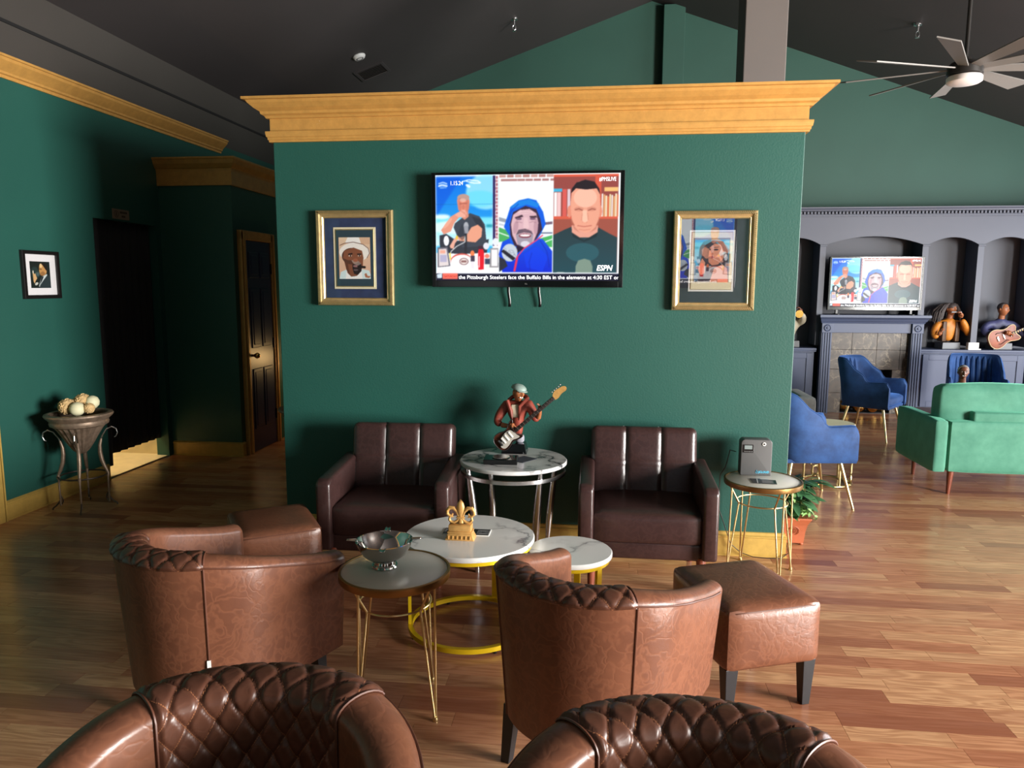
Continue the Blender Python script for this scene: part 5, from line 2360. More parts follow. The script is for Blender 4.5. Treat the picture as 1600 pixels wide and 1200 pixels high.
hat_me = paint_hat_man().mesh('print', .195, .247, M['print'])
wom_me = paint_woman().mesh('print', .191, .236, M['print'])
suit_me = paint_suit_man().mesh('print', .189, .187, M['print'])
gold_picture('gold-framed portrait of a man in a white hat, left of the television', (-1.468, 4.366, 1.758), (0, 0, 0), .472, .565, M['mat_navy'],
             [(.262, .367, M['mat_cream'], 0, 0), (.240, .345, M['picture_gold'], 0, 0), (.228, .333, M['mat_teal'], 0, 0)],
             hat_me, .195, .247, M['picture_glass_soft'], (-.004, 0))
gold_picture('gold-framed portrait right of the television, mirroring another screen in its glass', (.640, 4.366, 1.741), (0, 0, 0), .462, .56,
             M['mat_charcoal'],
             [(.252, .346, M['white'], 0, 0), (.230, .326, M['picture_gold'], 0, 0), (.224, .320, M['mat_cream'], 0, 0),
              (.202, .250, M['picture_gold'], 0, .004)],
             wom_me, .191, .236, M['picture_glass'], (-.012, 0))
t = thing('framed_picture', 'small black-framed photo of a man in a suit on the left wall', 'picture', (XL + .002, 4.885, 1.662))
t.rotation_euler = (0, 0, PI / 2)
m = MB()
frame_moulding(m, .352, .338, [(0, 0), (0, -.020), (.003, -.024), (.024, -.024), (.027, -.018), (.027, 0)])
m.build('frame', M['frame_black'], t, smooth=False)
MB().box((0, -.004, 0), (.31, .004, .30)).build('mat_board', M['mat_white'], t, smooth=False)
put('print', suit_me, t, (-.004, -.0075, .0))
MB().box((0, -.014, 0), (.31, .0015, .296)).build('glass', M['picture_glass_soft'], t, smooth=False)

# restroom plaque above the cloth doorway
t = thing('wall_plaque', 'small tan plaque with a pictogram above the dark doorway', 'sign', (XL + .001, 5.835, 2.172))
t.rotation_euler = (0, 0, PI / 2)
MB().box((0, -.004, 0), (.215, .007, .082), bev=.002).build('plate', M['plaque'], t, smooth=False)
m = MB()
ring(m, .026, 0, .002, 24)
o = m.build('ring_print', M['dark_print'], t)
o.location = (-.062, -.008, 0)
o.rotation_euler = (PI / 2, 0, 0)
m = MB()
m.sph((-.062, -.008, .014), (.005, .001, .005), 10, 6)
m.box((-.062, -.008, -.004), (.009, .001, .026))
m.build('pictogram', M['dark_print'], t, smooth=False)
m = MB()
for k in range(5):
    m.box((-.008 + .019 * k, -.008, .016), (.014, .001, .016))
for k in range(3):
    m.box((.012 + .016 * k, -.008, -.016), (.012, .001, .016))
m.build('lettering', M['dark_print'], t, smooth=False)


# ------------------------------------------------------------------ painted statues
def head(mb, c, r, yaw=0.0, tilt=0.0, pitch=0.0):
    """simple sculpted head facing -y, nose, brow, sockets, ears, jaw"""
    b = bmesh.new()
    bmesh.ops.create_uvsphere(b, u_segments=28, v_segments=20, radius=1.0)
    for v in b.verts:
        x, y, z = v.co
        k = 1.0
        X, Y, Z = x * .80, y * .96, z * 1.18
        if z < -.1:
            X *= 1 - .32 * min(1, (-z - .1) / .8)
            if y > 0:
                Y *= 1 - .25 * min(1, (-z) / .9)
        if y < -.3:
            g = math.exp(-((x / .16) ** 2 + ((z + .12) / .26) ** 2))
            Y -= .30 * g
            g2 = math.exp(-(((abs(x) - .34) / .17) ** 2 + ((z - .12) / .14) ** 2))
            Y += .13 * g2
            g3 = math.exp(-((x / .55) ** 2 + ((z - .33) / .10) ** 2))
            Y -= .07 * g3
            g4 = math.exp(-((x / .30) ** 2 + ((z + .52) / .08) ** 2))
            Y -= .10 * g4
            g5 = math.exp(-((x / .30) ** 2 + ((z + .86) / .16) ** 2))
            Y -= .14 * g5
        v.co = (X, Y, Z)
    R = Matrix.Rotation(yaw, 4, 'Z') @ Matrix.Rotation(pitch, 4, 'X') @ Matrix.Rotation(tilt, 4, 'Y')
    mat = Matrix.Translation(c) @ R @ Matrix.Scale(r, 4)
    mb.merge(b, mat)
    for sx in (-1, 1):
        e = bmesh.new()
        bmesh.ops.create_uvsphere(e, u_segments=10, v_segments=8, radius=1.0)
        bmesh.ops.scale(e, vec=(.09, .17, .27), verts=e.verts)
        mb.merge(e, mat @ Matrix.Translation((sx * .80, .05, .0)))
    return mat


def face_bits(t, mat, r, mouth_open=False, lip=None):
    m = MB()
    for sx in (-1, 1):
        m.sph(mat @ Vector((sx * .33, -.80, .12)), r * .085, 8, 6)
    m.build('eye', M['white'], t)
    m = MB()
    for sx in (-1, 1):
        m.sph(mat @ Vector((sx * .33, -.87, .12)), r * .05, 8, 6)
        m.cyl(mat @ Vector((sx * .18, -.93, .31)), mat @ Vector((sx * .50, -.80, .33)), r * .045, seg=6)
    m.build('brow', M['dark_hair'], t)
    if mouth_open:
        m = MB()
        m.cyl(mat @ Vector((-.24, -.86, -.50)), mat @ Vector((.24, -.86, -.50)), r * .10, seg=8)
        m.build('teeth', M['white'], t)


def hand(mb, c, along, palm, r):
    """palm block with four curled fingers of different length and a thumb leaving its side"""
    a = Vector(along).normalized()
    p = Vector(palm).normalized()
    s = a.cross(p).normalized()
    c = Vector(c)
    pts = []
    mb.sph(c, (r * .9, r * .9, r * .9), 10, 8)
    mb.cyl(c - a * r * .9, c + a * r * .6, r * .55, r * .8, 10)
    for k, L in enumerate((.85, 1.0, .95, .75)):
        o = c + a * r * .6 + s * r * (.66 - .44 * k)
        q1 = o + a * r * .7 * L + p * r * .15
        q2 = q1 + a * r * .35 * L + p * r * .6 * L
        q3 = q2 - a * r * .15 + p * r * .5 * L
        mb.tube([o - a * r * .3, o, q1, q2, q3], [r * .25, r * .25, r * .23, r * .2, r * .15], 7)
    o = c + s * r * .8 - a * r * .3
    mb.tube([o - s * r * .3, o, o + s * r * .35 + a * r * .5 + p * r * .3, o + s * r * .1 + a * r * .9 + p * r * .7],
            [r * .28, r * .28, r * .24, r * .16], 7)


def guitar(t, origin, ang, L, body_mat, hollow, ydep, bs=1.0):
    """guitar in the x, z plane facing -y; origin = body centre, ang = neck direction, L = length from body centre to head end"""
    Mx = Matrix.Translation(origin) @ Matrix.Rotation(-ang, 4, 'Y')
    s = L
    if hollow:
        out = [(-.40, 0), (-.39, .12), (-.30, .22), (-.16, .225), (-.04, .155), (.06, .15), (.15, .19), (.24, .185), (.27, .12), (.235, .05),
               (.23, -.05), (.26, -.09), (.30, -.17), (.24, -.20), (.15, -.185), (.06, -.155), (-.04, -.16), (-.16, -.225), (-.30, -.22), (-.39, -.12)]
    else:
        out = [(-.31, 0), (-.30, .10), (-.22, .17), (-.12, .165), (-.03, .115), (.06, .125), (.14, .18), (.24, .205), (.22, .15), (.13, .085),
               (.115, .04), (.115, -.04), (.13, -.08), (.20, -.15), (.17, -.17), (.08, -.155), (-.01, -.115), (-.12, -.165), (-.22, -.17), (-.30, -.10)]

    def smooth(pts, n=2):
        for _ in range(n):
            q = []
            for i in range(len(pts)):
                (ax, ay), (bx, by) = pts[i], pts[(i + 1) % len(pts)]
                q += [(.75 * ax + .25 * bx, .75 * ay + .25 * by), (.25 * ax + .75 * bx, .25 * ay + .75 * by)]
            pts = q
        return pts
    base = smooth(out)
    to = Matrix.Rotation(PI / 2, 4, 'X')

    def plate(name, pts, y, th, mat, bev=0.0, parent=None):
        m = MB()
        k2 = 1.0 if name == 'guitar_headstock' else bs
        m.prism([(x * s * k2, z * s * k2) for x, z in pts], th * s * (.8 if bs < 1 else 1), Mx @ Matrix.Translation((0, y * s, 0)) @ to, bev)
        return m.build(name, mat, parent or t)
    g = plate('guitar_body', base, .05, .10, body_mat, .008 * s)
    edge = [(x * 1.0, z * 1.0) for x, z in base]
    m = MB()
    m.tube([Mx @ Vector((x * s * bs, -.040 * s, z * s * bs)) for x, z in edge], .011 * s if hollow else .006 * s, 6, closed=True)
    m.build('guitar_binding', M['guitar_cream'] if hollow else M['guitar_neck'], g)
    if hollow:
        for sx in (-1, 1):
            m = MB()
            m.tube([Mx @ Vector((x * s, -.052 * s, z * sx * s)) for x, z in [(-.22, .12), (-.18, .14), (-.10, .12), (-.02, .10), (.02, .12)]], .008 * s, 6)
            m.build('sound_hole', M['black_plastic'], g)
    else:
        gd = smooth([(-.26, -.05), (-.22, -.14), (-.10, -.13), (0, -.09), (.08, -.13), (.15, -.14), (.12, -.07), (.11, .05), (.05, .09), (-.05, .085),
                     (-.14, .06), (-.17, .0)], 2)
        plate('guitar_pickguard', gd, -.052, .008, M['guitar_guard'], 0, g)
    for x in ((-.13, -.05, .04) if not hollow else (-.06, .10)):
        m = MB()
        m.box((x * s * bs, -.064 * s, 0), (.030 * s * bs, .016 * s, .125 * s * bs), bev=.002 * s)
        bmesh.ops.transform(m.bm, matrix=Mx, verts=m.bm.verts)
        m.build('guitar_pickup', M['white'] if not hollow else M['silver'], g)
    m = MB()
    m.box((-.20 * s * bs, -.064 * s, 0), (.035 * s * bs, .02 * s, .12 * s * bs), bev=.002 * s)
    bmesh.ops.transform(m.bm, matrix=Mx, verts=m.bm.verts)
    m.build('guitar_bridge', M['silver'], g)
    m = MB()
    m.box((.45 * s, -.058 * s, 0), (.70 * s, .04 * s, .052 * s), bev=.008 * s)
    bmesh.ops.transform(m.bm, matrix=Mx, verts=m.bm.verts)
    nk = m.build('guitar_neck', M['guitar_neck'], t)
    m = MB()
    x = .16
    for k in range(14):
        m.box((x * s, -.079 * s, 0), (.009 * s, .004 * s, .053 * s))
        x += .054 * (1 - k * .022)
    bmesh.ops.transform(m.bm, matrix=Mx, verts=m.bm.verts)
    m.build('fret', M['silver'] if not hollow else M['gold_resin'], nk)
    hd = smooth([(.78, -.03), (.80, .035), (.86, .065), (.93, .055), (1.0, .04), (1.02, 0), (.99, -.035), (.92, -.02), (.84, -.045)], 2)
    h = plate('guitar_headstock', hd, -.045, .025, M['gold_resin'] if not hollow else M['guitar_cream'])
    m = MB()
    for k in range(5):
        m.sph(Mx @ Vector(((.83 + .037 * k) * s, -.06 * s, .075 * s)), .012 * s, 8, 6)
    m.build('tuning_peg', M['silver'], h)
    return Mx


def plinth(t, w, d, h, mat, top=.86):
    m = MB()
    m.hexa([(-w / 2, -d / 2), (w / 2, -d / 2), (w / 2, d / 2), (-w / 2, d / 2)],
           [(-w / 2 * top, -d / 2 * top), (w / 2 * top, -d / 2 * top), (w / 2 * top, d / 2 * top), (-w / 2 * top, d / 2 * top)], 0, h, bev=.003)
    m.build('plinth', mat, t, smooth=False)


# electric guitarist on the round marble table
t = thing('guitarist_statue', 'painted guitarist statue in cap and rust jacket on the veined marble table', 'statue', (-.478, 4.20, .63))
K = 4.15 / 1150.18 / 7.5


def gp(x, y, d=0.0):
    """crop coordinates of the statue to local metres"""
    return ((x - 435) * K, d, (1000 - y) * K)


plinth(t, .150, .11, .058, M['black_gloss'], .82)
J = lambda x, y, d, r: gp(x, y, d) + (r,)
sk = skin('jacket', [J(480, 800, .01, .026), J(470, 700, .012, .030), J(460, 560, .015, .046), J(455, 440, .015, .046), J(452, 400, .015, .022),
                     J(325, 430, .015, .034), J(245, 550, .0, .029), J(210, 635, -.01, .026), J(280, 655, -.035, .023),
                     J(600, 415, .012, .034), J(655, 505, .0, .030), J(690, 590, -.01, .027), J(722, 555, -.02, .020)],
          [(0, 1), (1, 2), (2, 3), (3, 4), (3, 5), (5, 6), (6, 7), (7, 8), (3, 9), (9, 10), (10, 11), (11, 12)], M['rust_jacket'], t)
m = MB()
m.hexa([(gp(405, 0)[0], -.041), (gp(500, 0)[0], -.041), (gp(500, 0)[0], 0), (gp(410, 0)[0], 0)],
       [(gp(395, 0)[0], -.036), (gp(490, 0)[0], -.036), (gp(490, 0)[0], 0), (gp(400, 0)[0], 0)], gp(0, 560)[2], gp(0, 405)[2], bev=.005)
m.build('shirt', M['cream_shirt'], t)
for a, b, c2 in (((345, 360), (395, 480), (415, 600)), ((590, 330), (500, 420), (490, 590))):
    m = MB()
    m.tube([gp(*a, -.020), gp(*b, -.041), gp(*c2, -.044)], [.012, .011, .004], 8)
    m.build('lapel', M['rust_jacket'], t)
m = MB()
m.tube([gp(350, 365, .02), gp(400, 330, .035), gp(480, 315, .035), gp(560, 320, .03), gp(592, 335, .0)], [.010, .013, .014, .013, .009], 8)
m.build('collar', M['rust_jacket'], t)
skin('trousers', [J(490, 770, .008, .030), J(492, 830, .008, .031), J(490, 890, .008, .029)], [(0, 1), (1, 2)], M['jeans'], t)
m = MB()
m.cyl(gp(452, 430, .012), gp(462, 330, .006), .016, .0145, 12)
hm = head(m, gp(478, 272, -.006), .042, yaw=math.radians(36), tilt=math.radians(8))
m.build('head', M['skin_light'], t)
face_bits(t, hm, .042, True)
m = MB()
b = bmesh.new()
bmesh.ops.create_uvsphere(b, u_segments=24, v_segments=14, radius=1.0)
for v in b.verts:
    x, y, z = v.co
    v.co = (x * 1.05, y * 1.22, max(z, -.12) * .66)
m.merge(b, hm @ Matrix.Translation((0, .06, .62)) @ Matrix.Rotation(math.radians(10), 4, 'X'))
b = bmesh.new()
bmesh.ops.create_uvsphere(b, u_segments=20, v_segments=10, radius=1.0)
for v in b.verts:
    x, y, z = v.co
    v.co = (x * .86, y * .55 - .92, z * .12)
m.merge(b, hm @ Matrix.Translation((0, .0, .62)) @ Matrix.Rotation(math.radians(14), 4, 'X'))
m.build('flat_cap', M['sage_cap'], t)
guitar(t, gp(385, 765, -.062), math.atan2(590, 660), math.hypot(655, 600) * K, M['guitar_brown'], False, 0, .74)
m = MB()
m.tube([gp(290, 655, -.036), gp(360, 655, -.058), gp(410, 640, -.072)], [.0155, .0125, .0105], 10)
hand(m, gp(425, 638, -.080), (.75, 0, -.25), (.3, -.2, -.9), .0155)
m.build('hand', M['skin_light'], t)
m = MB()
m.tube([gp(722, 560, -.02), gp(740, 500, -.04), gp(748, 440, -.056)], [.0150, .0125, .0105], 10)
hand(m, gp(750, 425, -.064), (-.1, -.3, .9), (-.8, -.5, .1), .0155)
m.build('hand', M['skin_light'], t)


def bust(name, label, loc, rz, shirt, skin_m, arms, hair, guitar_spec=None, s=1.0, vest=None, mouth=False, head_yaw=0.0, head_tilt=0.0,
         hair_m='dark_hair'):
    """half figure about .52 m tall on a plinth, local -y = front"""
    t = thing(name, label, 'statue', loc, rz)
    t.scale = (s,) * 3
    plinth(t, .21, .16, .075, M['plinth_grey'], .97)
    jt = [(0, 0, .08, .055, .045), (0, 0, .17, .075, .055), (0, .005, .27, .088, .06), (0, .008, .325, .062, .05), (0, .0, .36, .034, .034)]
    ed = [(0, 1), (1, 2), (2, 3), (3, 4)]
    for sx, pts in arms.items():
        prev = 2
        for i, p in enumerate(pts):
            jt.append(p)
            ed.append((prev, len(jt) - 1))
            prev = len(jt) - 1
    skin('shirt', jt, ed, shirt, t)
    if vest:
        m = MB()
        for sx in (-1, 1):
            m.hexa([(sx * .075 - .03, -.066), (sx * .075 + .03, -.05), (sx * .075 + .03, .05), (sx * .075 - .03, .05)],
                   [(sx * .075 - .028, -.07), (sx * .075 + .03, -.05), (sx * .075 + .03, .05), (sx * .075 - .028, .05)], .085, .315, bev=.012)
        m.build('vest', vest, t)
    m = MB()
    m.cyl((0, .005, .33), (0, -.012, .42), .036, .03, 12)
    hm = head(m, (0, -.02, .455), .062, yaw=head_yaw, tilt=head_tilt)
    m.build('head', skin_m, t)
    face_bits(t, hm, .062, mouth)
    m = MB()
    if hair == 'dreads':
        rr = random.Random(5)
        b = bmesh.new()
        bmesh.ops.create_uvsphere(b, u_segments=20, v_segments=12, radius=1.0)
        for v in b.verts:
            v.co = (v.co.x * .9, v.co.y * 1.02 + .1, v.co.z * .75 + .45)
        m.merge(b, hm)
        for k in range(60):
            a = rr.uniform(-.15, 1.3) * PI
            st = hm @ Vector((.75 * math.cos(a), .35 + .5 * math.sin(a), rr.uniform(.5, 1.05)))
            out = Vector((math.cos(a) * (1.35 if math.cos(a) < 0 else .7), .5 * math.sin(a), 0))
            L = rr.uniform(.13, .20)
            m.tube([st, st + out * .05 + Vector((0, 0, -.02)), st + out * .10 + Vector((0, 0, -L * .55)), st + out * .115 + Vector((0, 0, -L))],
                   [.012, .013, .011, .005], 6)
    else:
        b = bmesh.new()
        bmesh.ops.create_uvsphere(b, u_segments=20, v_segments=12, radius=1.0)
        for v in b.verts:
            x, y, z = v.co
            if y < -.35 and z < .62:
                y = -.35
            v.co = (x * .86, y * 1.04 + .06, z * .90 + .36)
        m.merge(b, hm)
    m.build('hair', M[hair_m], t)
    if guitar_spec:
        guitar(t, *guitar_spec, M['guitar_amber'], True, 0)
    return t


ba = bust('harmonica_statue', 'painted bust with long dreadlocks and orange shirt in the niche right of the fireplace', (4.375, 9.88, .825), math.radians(8),
          M['orange_shirt'], M['skin_light'],
          {-1: [(-.125, .005, .29, .045), (-.185, -.03, .20, .042), (-.20, -.06, .13, .036), (-.17, -.10, .16, .03)],
           1: [(.125, .005, .29, .048), (.20, -.06, .20, .046), (.185, -.09, .17, .044), (.10, -.12, .30, .036), (.065, -.125, .345, .028)]},
          'dreads', vest=M['brown_vest'], s=1.09, head_yaw=math.radians(12))
m = MB()
hand(m, (.050, -.13, .39), (-.3, 0, .9), (-.8, 0, -.3), .030)
m.build('hand', M['skin_light'], ba)
m = MB()
hand(m, (-.165, -.11, .185), (.2, -.2, .9), (.8, 0, .2), .028)
m.build('hand', M['skin_light'], ba)
m = MB()
m.cyl((-.06, -.125, .425), (.06, -.12, .425), .008, seg=10)
m.build('harmonica', M['grey_print'], ba)
bb = bust('guitarist_bust', 'painted bust in a blue shirt holding an archtop guitar, in the rightmost visible niche', (4.985, 9.88, .825),
          math.radians(4), M['blue_shirt'], M['skin_light'],
          {-1: [(-.125, .005, .29, .05), (-.20, -.02, .235, .047), (-.205, -.06, .19, .044), (-.13, -.10, .185, .036)],
           1: [(.125, .005, .29, .05), (.19, -.05, .215, .044), (.215, -.09, .165, .04), (.23, -.11, .175, .032)]},
          'short', ((-.02, -.13, .165), math.radians(24), .48), s=1.09, head_yaw=math.radians(26), head_tilt=math.radians(6))
m = MB()
hand(m, (-.02, -.19, .20), (.9, 0, -.2), (.2, .2, -.9), .030)
m.build('hand', M['skin_light'], bb)
m = MB()
hand(m, (.235, -.165, .235), (-.2, -.2, .9), (-.8, -.3, .1), .030)
m.build('hand', M['skin_light'], bb)
bc = bust('horn_player_statue', 'painted bust mostly hidden by the green partition, in the niche left of the fireplace', (2.44, 9.88, .825), 0,
          M['cream_shirt'], M['skin_light'],
          {-1: [(-.125, .005, .29, .045), (-.17, -.06, .25, .042), (-.10, -.13, .32, .036)],
           1: [(.105, .005, .29, .045), (.13, -.06, .30, .042), (.12, -.13, .36, .034), (.085, -.14, .40, .028)]},
          'short', s=1.09)
m = MB()
hand(m, (.075, -.14, .43), (-.2, 0, .9), (-.7, 0, -.3), .030)
m.build('hand', M['skin'], bc)
m = MB()
hand(m, (-.08, -.14, .36), (.3, 0, .9), (.7, 0, -.3), .028)
m.build('hand', M['skin'], bc)
m = MB()
m.tube([(0, -.10, .425), (.02, -.17, .42), (.03, -.24, .40), (.032, -.28, .395)], [.008, .010, .016, .045], 14)
m.build('horn', M['brass'], bc)
bd = bust('singer_bust', 'small painted bust whose grey-haired head shows over the back of the green sofa', (3.335, 7.18, .42), math.radians(-14),
          M['cream_shirt'], M['skin'],
          {-1: [(-.12, .005, .28, .045), (-.14, -.02, .18, .04)], 1: [(.12, .005, .28, .045), (.14, -.02, .18, .04)]}, 'short', s=.88, mouth=True, hair_m='grey_hair')
# white card holder on the ledge
t = thing('card_holder', 'small white box between the two statues right of the fireplace', 'box', (4.61, 9.74, .825))
m = MB()
m.box((0, 0, .045), (.125, .06, .09), bev=.004)
m.build('box_body', M['white'], t, smooth=False)
MB().box((0, -.012, .008), (.15, .09, .016), bev=.003).build('box_foot', M['white'], t, smooth=False)

# ------------------------------------------------------------------ things on the tables
# black glass ashtray and card on the round marble table
t = thing('cigar_ashtray', 'black glossy square ashtray in front of the guitarist statue', 'ashtray', (-.525, 3.94, .63))
t.rotation_euler = (0, 0, math.radians(3))
m = MB()
m.box((0, 0, .014), (.185, .125, .028), bev=.003)
m.build('tray', M['black_gloss'], t, smooth=False)
m = MB()
m.lathe([(0, .0), (.045, .0), (.05, .003), (.047, .006), (0, .004)], 24, (0, 0, .028))
m.build('dish', M['silver'], t)
t2 = tag(MB().box((0, 0, .0012), (.10, .13, .0016)).build('menu_card', M['mat_charcoal'], None, smooth=False, loc=(-.41, 4.02, .63), rz=math.radians(-35)),
         'dark card lying beside the black ashtray on the round table', 'card')

# fleur-de-lis ornament and black card on the larger marble table
t = thing('fleur_de_lis_ornament', 'gold fleur-de-lis ornament on a stepped base on the larger marble table', 'ornament', (-.612, 3.20, .45))
t.scale = (1.1, 1.1, 1.12)
m = MB()
m.hexa([(-.062, -.035), (.062, -.035), (.062, .035), (-.062, .035)], [(-.050, -.028), (.050, -.028), (.050, .028), (-.050, .028)], 0, .028, bev=.003)
m.box((0, 0, .032), (.104, .06, .008), bev=.003)
m.box((0, 0, .048), (.095, .052, .028), bev=.004)
for k in range(6):
    m.box((-.046 + .018 * k, -.034, .013), (.006, .004, .014), rot=(math.radians(-14), 0, 0), bev=.0015)
m.build('base', M['gold_resin'], t, smooth=True)
m = MB()
b = bmesh.new()
prof = [(.0, .165), (.012, .150), (.0175, .132), (.016, .115), (.010, .095), (.0085, .085), (.012, .075), (.0125, .065)]
m.lathe([(r, z) for r, z in prof[::-1]], 16)
bmesh.ops.scale(m.bm, vec=(1, .62, 1), verts=m.bm.verts)
m.box((0, 0, .088), (.036, .018, .006), bev=.002)
m.build('petal', M['gold_resin'], t)
for sx in (-1, 1):
    m = MB()
    pts = [(sx * .008, 0, .092), (sx * .016, 0, .112), (sx * .030, 0, .127), (sx * .046, 0, .127), (sx * .056, 0, .116), (sx * .056, 0, .102),
           (sx * .046, 0, .094), (sx * .036, 0, .096), (sx * .033, 0, .104)]
    m.tube(pts, [.005, .006, .008, .0085, .008, .007, .006, .0045, .003], 10)
    m.build('petal', M['gold_resin'], t)
    m = MB()
    pts = [(sx * .006, 0, .084), (sx * .014, 0, .074), (sx * .026, 0, .067), (sx * .040, 0, .068), (sx * .048, 0, .077), (sx * .046, 0, .088),
           (sx * .038, 0, .093), (sx * .031, 0, .088)]
    m.tube(pts, [.005, .006, .006, .006, .006, .005, .004, .003], 10)
    m.build('scroll', M['gold_resin'], t)
t = thing('menu_card', 'black card with a white edge under the gold fleur-de-lis', 'card', (-.60, 3.285, .4505))
MB().box((0, 0, .0012), (.215, .085, .0024)).build('card', M['black_card'], t, smooth=False)
m = MB()
m.box((0, -.044, .0014), (.218, .004, .0028))
m.box((.109, 0, .0014), (.004, .09, .0028))
m.build('border', M['white'], t, smooth=False)
m = MB()
for x in (-.078, .078):
    for k, q in enumerate((.05, .036, .022)):
        m.box((x, -q / 2, .0026), (q, .0015, .0006))
        m.box((x, q / 2, .0026), (q, .0015, .0006))
        m.box((x - q / 2, 0, .0026), (.0015, q, .0006))
        m.box((x + q / 2, 0, .0026), (.0015, q, .0006))
m.build('printed_lines', M['grey_print'], t, smooth=False)

# steel ashtray bowl
t = thing('steel_bowl', 'polished steel ashtray bowl with four cigar rests on the near hairpin table', 'bowl', (-.792, 2.605, .5405))
m = MB()
m.lathe([(0, .006), (.030, .006), (.052, .012), (.078, .034), (.094, .060), (.101, .080), (.104, .083), (.108, .082), (.105, .074), (.098, .056),
         (.082, .030), (.054, .008), (.040, .004), (.036, -.004), (.040, -.008)], 64, (0, 0, .022))
m.build('bowl', M['steel'], t)
m = MB()
m.lathe([(0, .0), (.048, .0), (.050, .003), (.048, .008), (.043, .009), (.043, .013), (.040, .014), (.038, .022), (0, .022)], 48)
m.build('foot_ring', M['steel'], t)
for a in (12, 100, 192, 283):
    a = math.radians(a)
    m = MB()
    c, s = math.cos(a), math.sin(a)
    tdir = Vector((-s, c, 0))
    rows = []
    for k in range(6):
        r = .098 + .042 * k / 5
        row = []
        for j in range(7):
            u = -1 + j / 3
            w = .013 - .004 * k / 5
            p = Vector((r * c, r * s, .022 + .083 + .004 * u * u - .004 + .003 * k / 5)) + tdir * (u * w)
            row.append(p)
        rows.append(row)
    m.grid(rows)
    o = m.build('cigar_rest', M['steel'], t)
    sd = o.modifiers.new('solid', 'SOLIDIFY')
    sd.thickness = .0016

# scent diffuser, cards
t = thing('scent_diffuser', 'charcoal scent diffuser with a small display and cyan lettering on the hairpin table', 'diffuser', (.892, 4.225, .54))
b = bmesh.new()
w, d, h = .170, .075, .205
pts = []
r = .022
for cx, cz, a0 in ((w / 2 - r, h - r, 0), (-w / 2 + r, h - r, 90), (-w / 2 + .006, .006, 180), (w / 2 - .006, .006, 270)):
    rr = r if cz > .1 else .006
    for k in range(7):
        a = math.radians(a0 + 90 * k / 6)
        pts.append((cx + rr * math.cos(a), cz + rr * math.sin(a)))
m = MB()
m.prism(pts, d, Matrix.Translation((0, d / 2, 0)) @ Matrix.Rotation(PI / 2, 4, 'X'), bev=.004)
m.build('housing', M['grey_plastic'], t, smooth=True)
fy = -d / 2
MB().box((-.046, fy - .001, .153), (.058, .003, .046), bev=.001).build('display_panel', M['black_plastic'], t, smooth=False)
MB().box((-.046, fy - .003, .161), (.042, .002, .022)).build('display', M['lcd'], t, smooth=False)
m = MB()
for k in range(3):
    m.box((-.064 + .009 * k, fy - .003, .137), (.006, .001, .002))
m.cyl((-.037, fy - .004, .137), (-.037, fy - .002, .137), .0025, seg=10)
m.cyl((-.026, fy - .004, .137), (-.026, fy - .002, .137), .0025, seg=10)
m.build('button', M['grey_print'], t, smooth=False)
m = MB()
m.cyl((.040, fy - .004, .181), (.040, fy, .181), .010, seg=24)
m.build('lock', M['white'], t)
m = MB()
m.cyl((.040, fy - .006, .181), (.040, fy - .002, .181), .0045, seg=16)
m.build('keyhole', M['black_plastic'], t)
text('lettering', 'JCLOUD', .0165, M['cyan_print'], t, (.014, fy - .001, .020), bold=.0004, shear=.15, xs=.95)
m = MB()
m.tube([(.004, fy - .0015, .031), (.009, fy - .0015, .021), (.0075, fy - .0015, .0145), (.003, fy - .0015, .013), (-.0005, fy - .0015, .017),
        (.0005, fy - .0015, .022)], .0011, 5, closed=True)
m.build('drop_logo', M['cyan_print'], t)
t = thing('card_stack', 'pair of dark printed cards lying in front of the scent diffuser', 'card', (.905, 4.045, .5415))
t.rotation_euler = (0, 0, math.radians(-8))
MB().box((-.035, .006, .0008), (.055, .10, .0014), rot=(0, 0, math.radians(8))).build('card', M['black_card'], t, smooth=False)
MB().box((.018, 0, .0022), (.098, .085, .0014)).build('card', M['black_card'], t, smooth=False)
m = MB()
m.box((-.0315, 0, .0031), (.004, .085, .0006))
m.build('edge', M['white'], t, smooth=False)
m = MB()
for k in range(5):
    m.box((.022, .026 - .013 * k, .0031), (.062 - .01 * (k % 2), .003, .0005))
m.build('printed_lines', M['grey_print'], t, smooth=False)
m = MB()
m.tube([(.79, 4.25, .66), (.765, 4.29, .66), (.755, 4.30, .60), (.745, 4.31, .55), (.72, 4.325, .50), (.72, 4.33, .30), (.80, 4.335, .08),
        (.86, 4.335, .030), (.93, 4.33, .008), (1.02, 4.32, .006), (1.09, 4.33, .006), (1.14, 4.36, .03), (1.135, 4.45, .10)], .0028, 6)
tag(m.build('power_cable', M['cable']), 'thin dark cable from the scent diffuser down along the gold baseboard', 'cable')

# ------------------------------------------------------------------ potted plant
t = thing('potted_plant', 'leafy plant in a square terracotta pot with a medallion at the partition corner', 'plant', (1.225, 4.66, 0))
m = MB()
def sq(r):
    return [(-r, -r), (r, -r), (r, r), (-r, r)]
prev = None
prof = [(.062, .012), (.066, .05), (.070, .09), (.078, .13), (.088, .155), (.096, .170)]
for (r0, z0), (r1, z1) in zip(prof[:-1], prof[1:]):
    m.hexa(sq(r0), sq(r1), z0, z1)
m.box((0, 0, .174), (.196, .196, .012), bev=.003)
for sx in (-1, 1):
    for sy in (-1, 1):
        m.sph((sx * .052, sy * .052, .009), .012, 10, 6)
m.build('pot', M['terracotta'], t, smooth=False)
m = MB()
ring(m, .030, 0, .0026, 32)
ring(m, .0255, 0, .0012, 32)
for k in range(7):
    x = -.018 + .006 * k
    hh = math.sqrt(max(0, .022 ** 2 - x * x))
    m.box((x, hh * .45, 0), (.0022, hh * .7, .003))
    m.box((x, -hh * .45, 0), (.0022, hh * .7, .003))
m.box((0, 0, 0), (.004, .02, .003))
o = m.build('medallion', M['terracotta'], t)
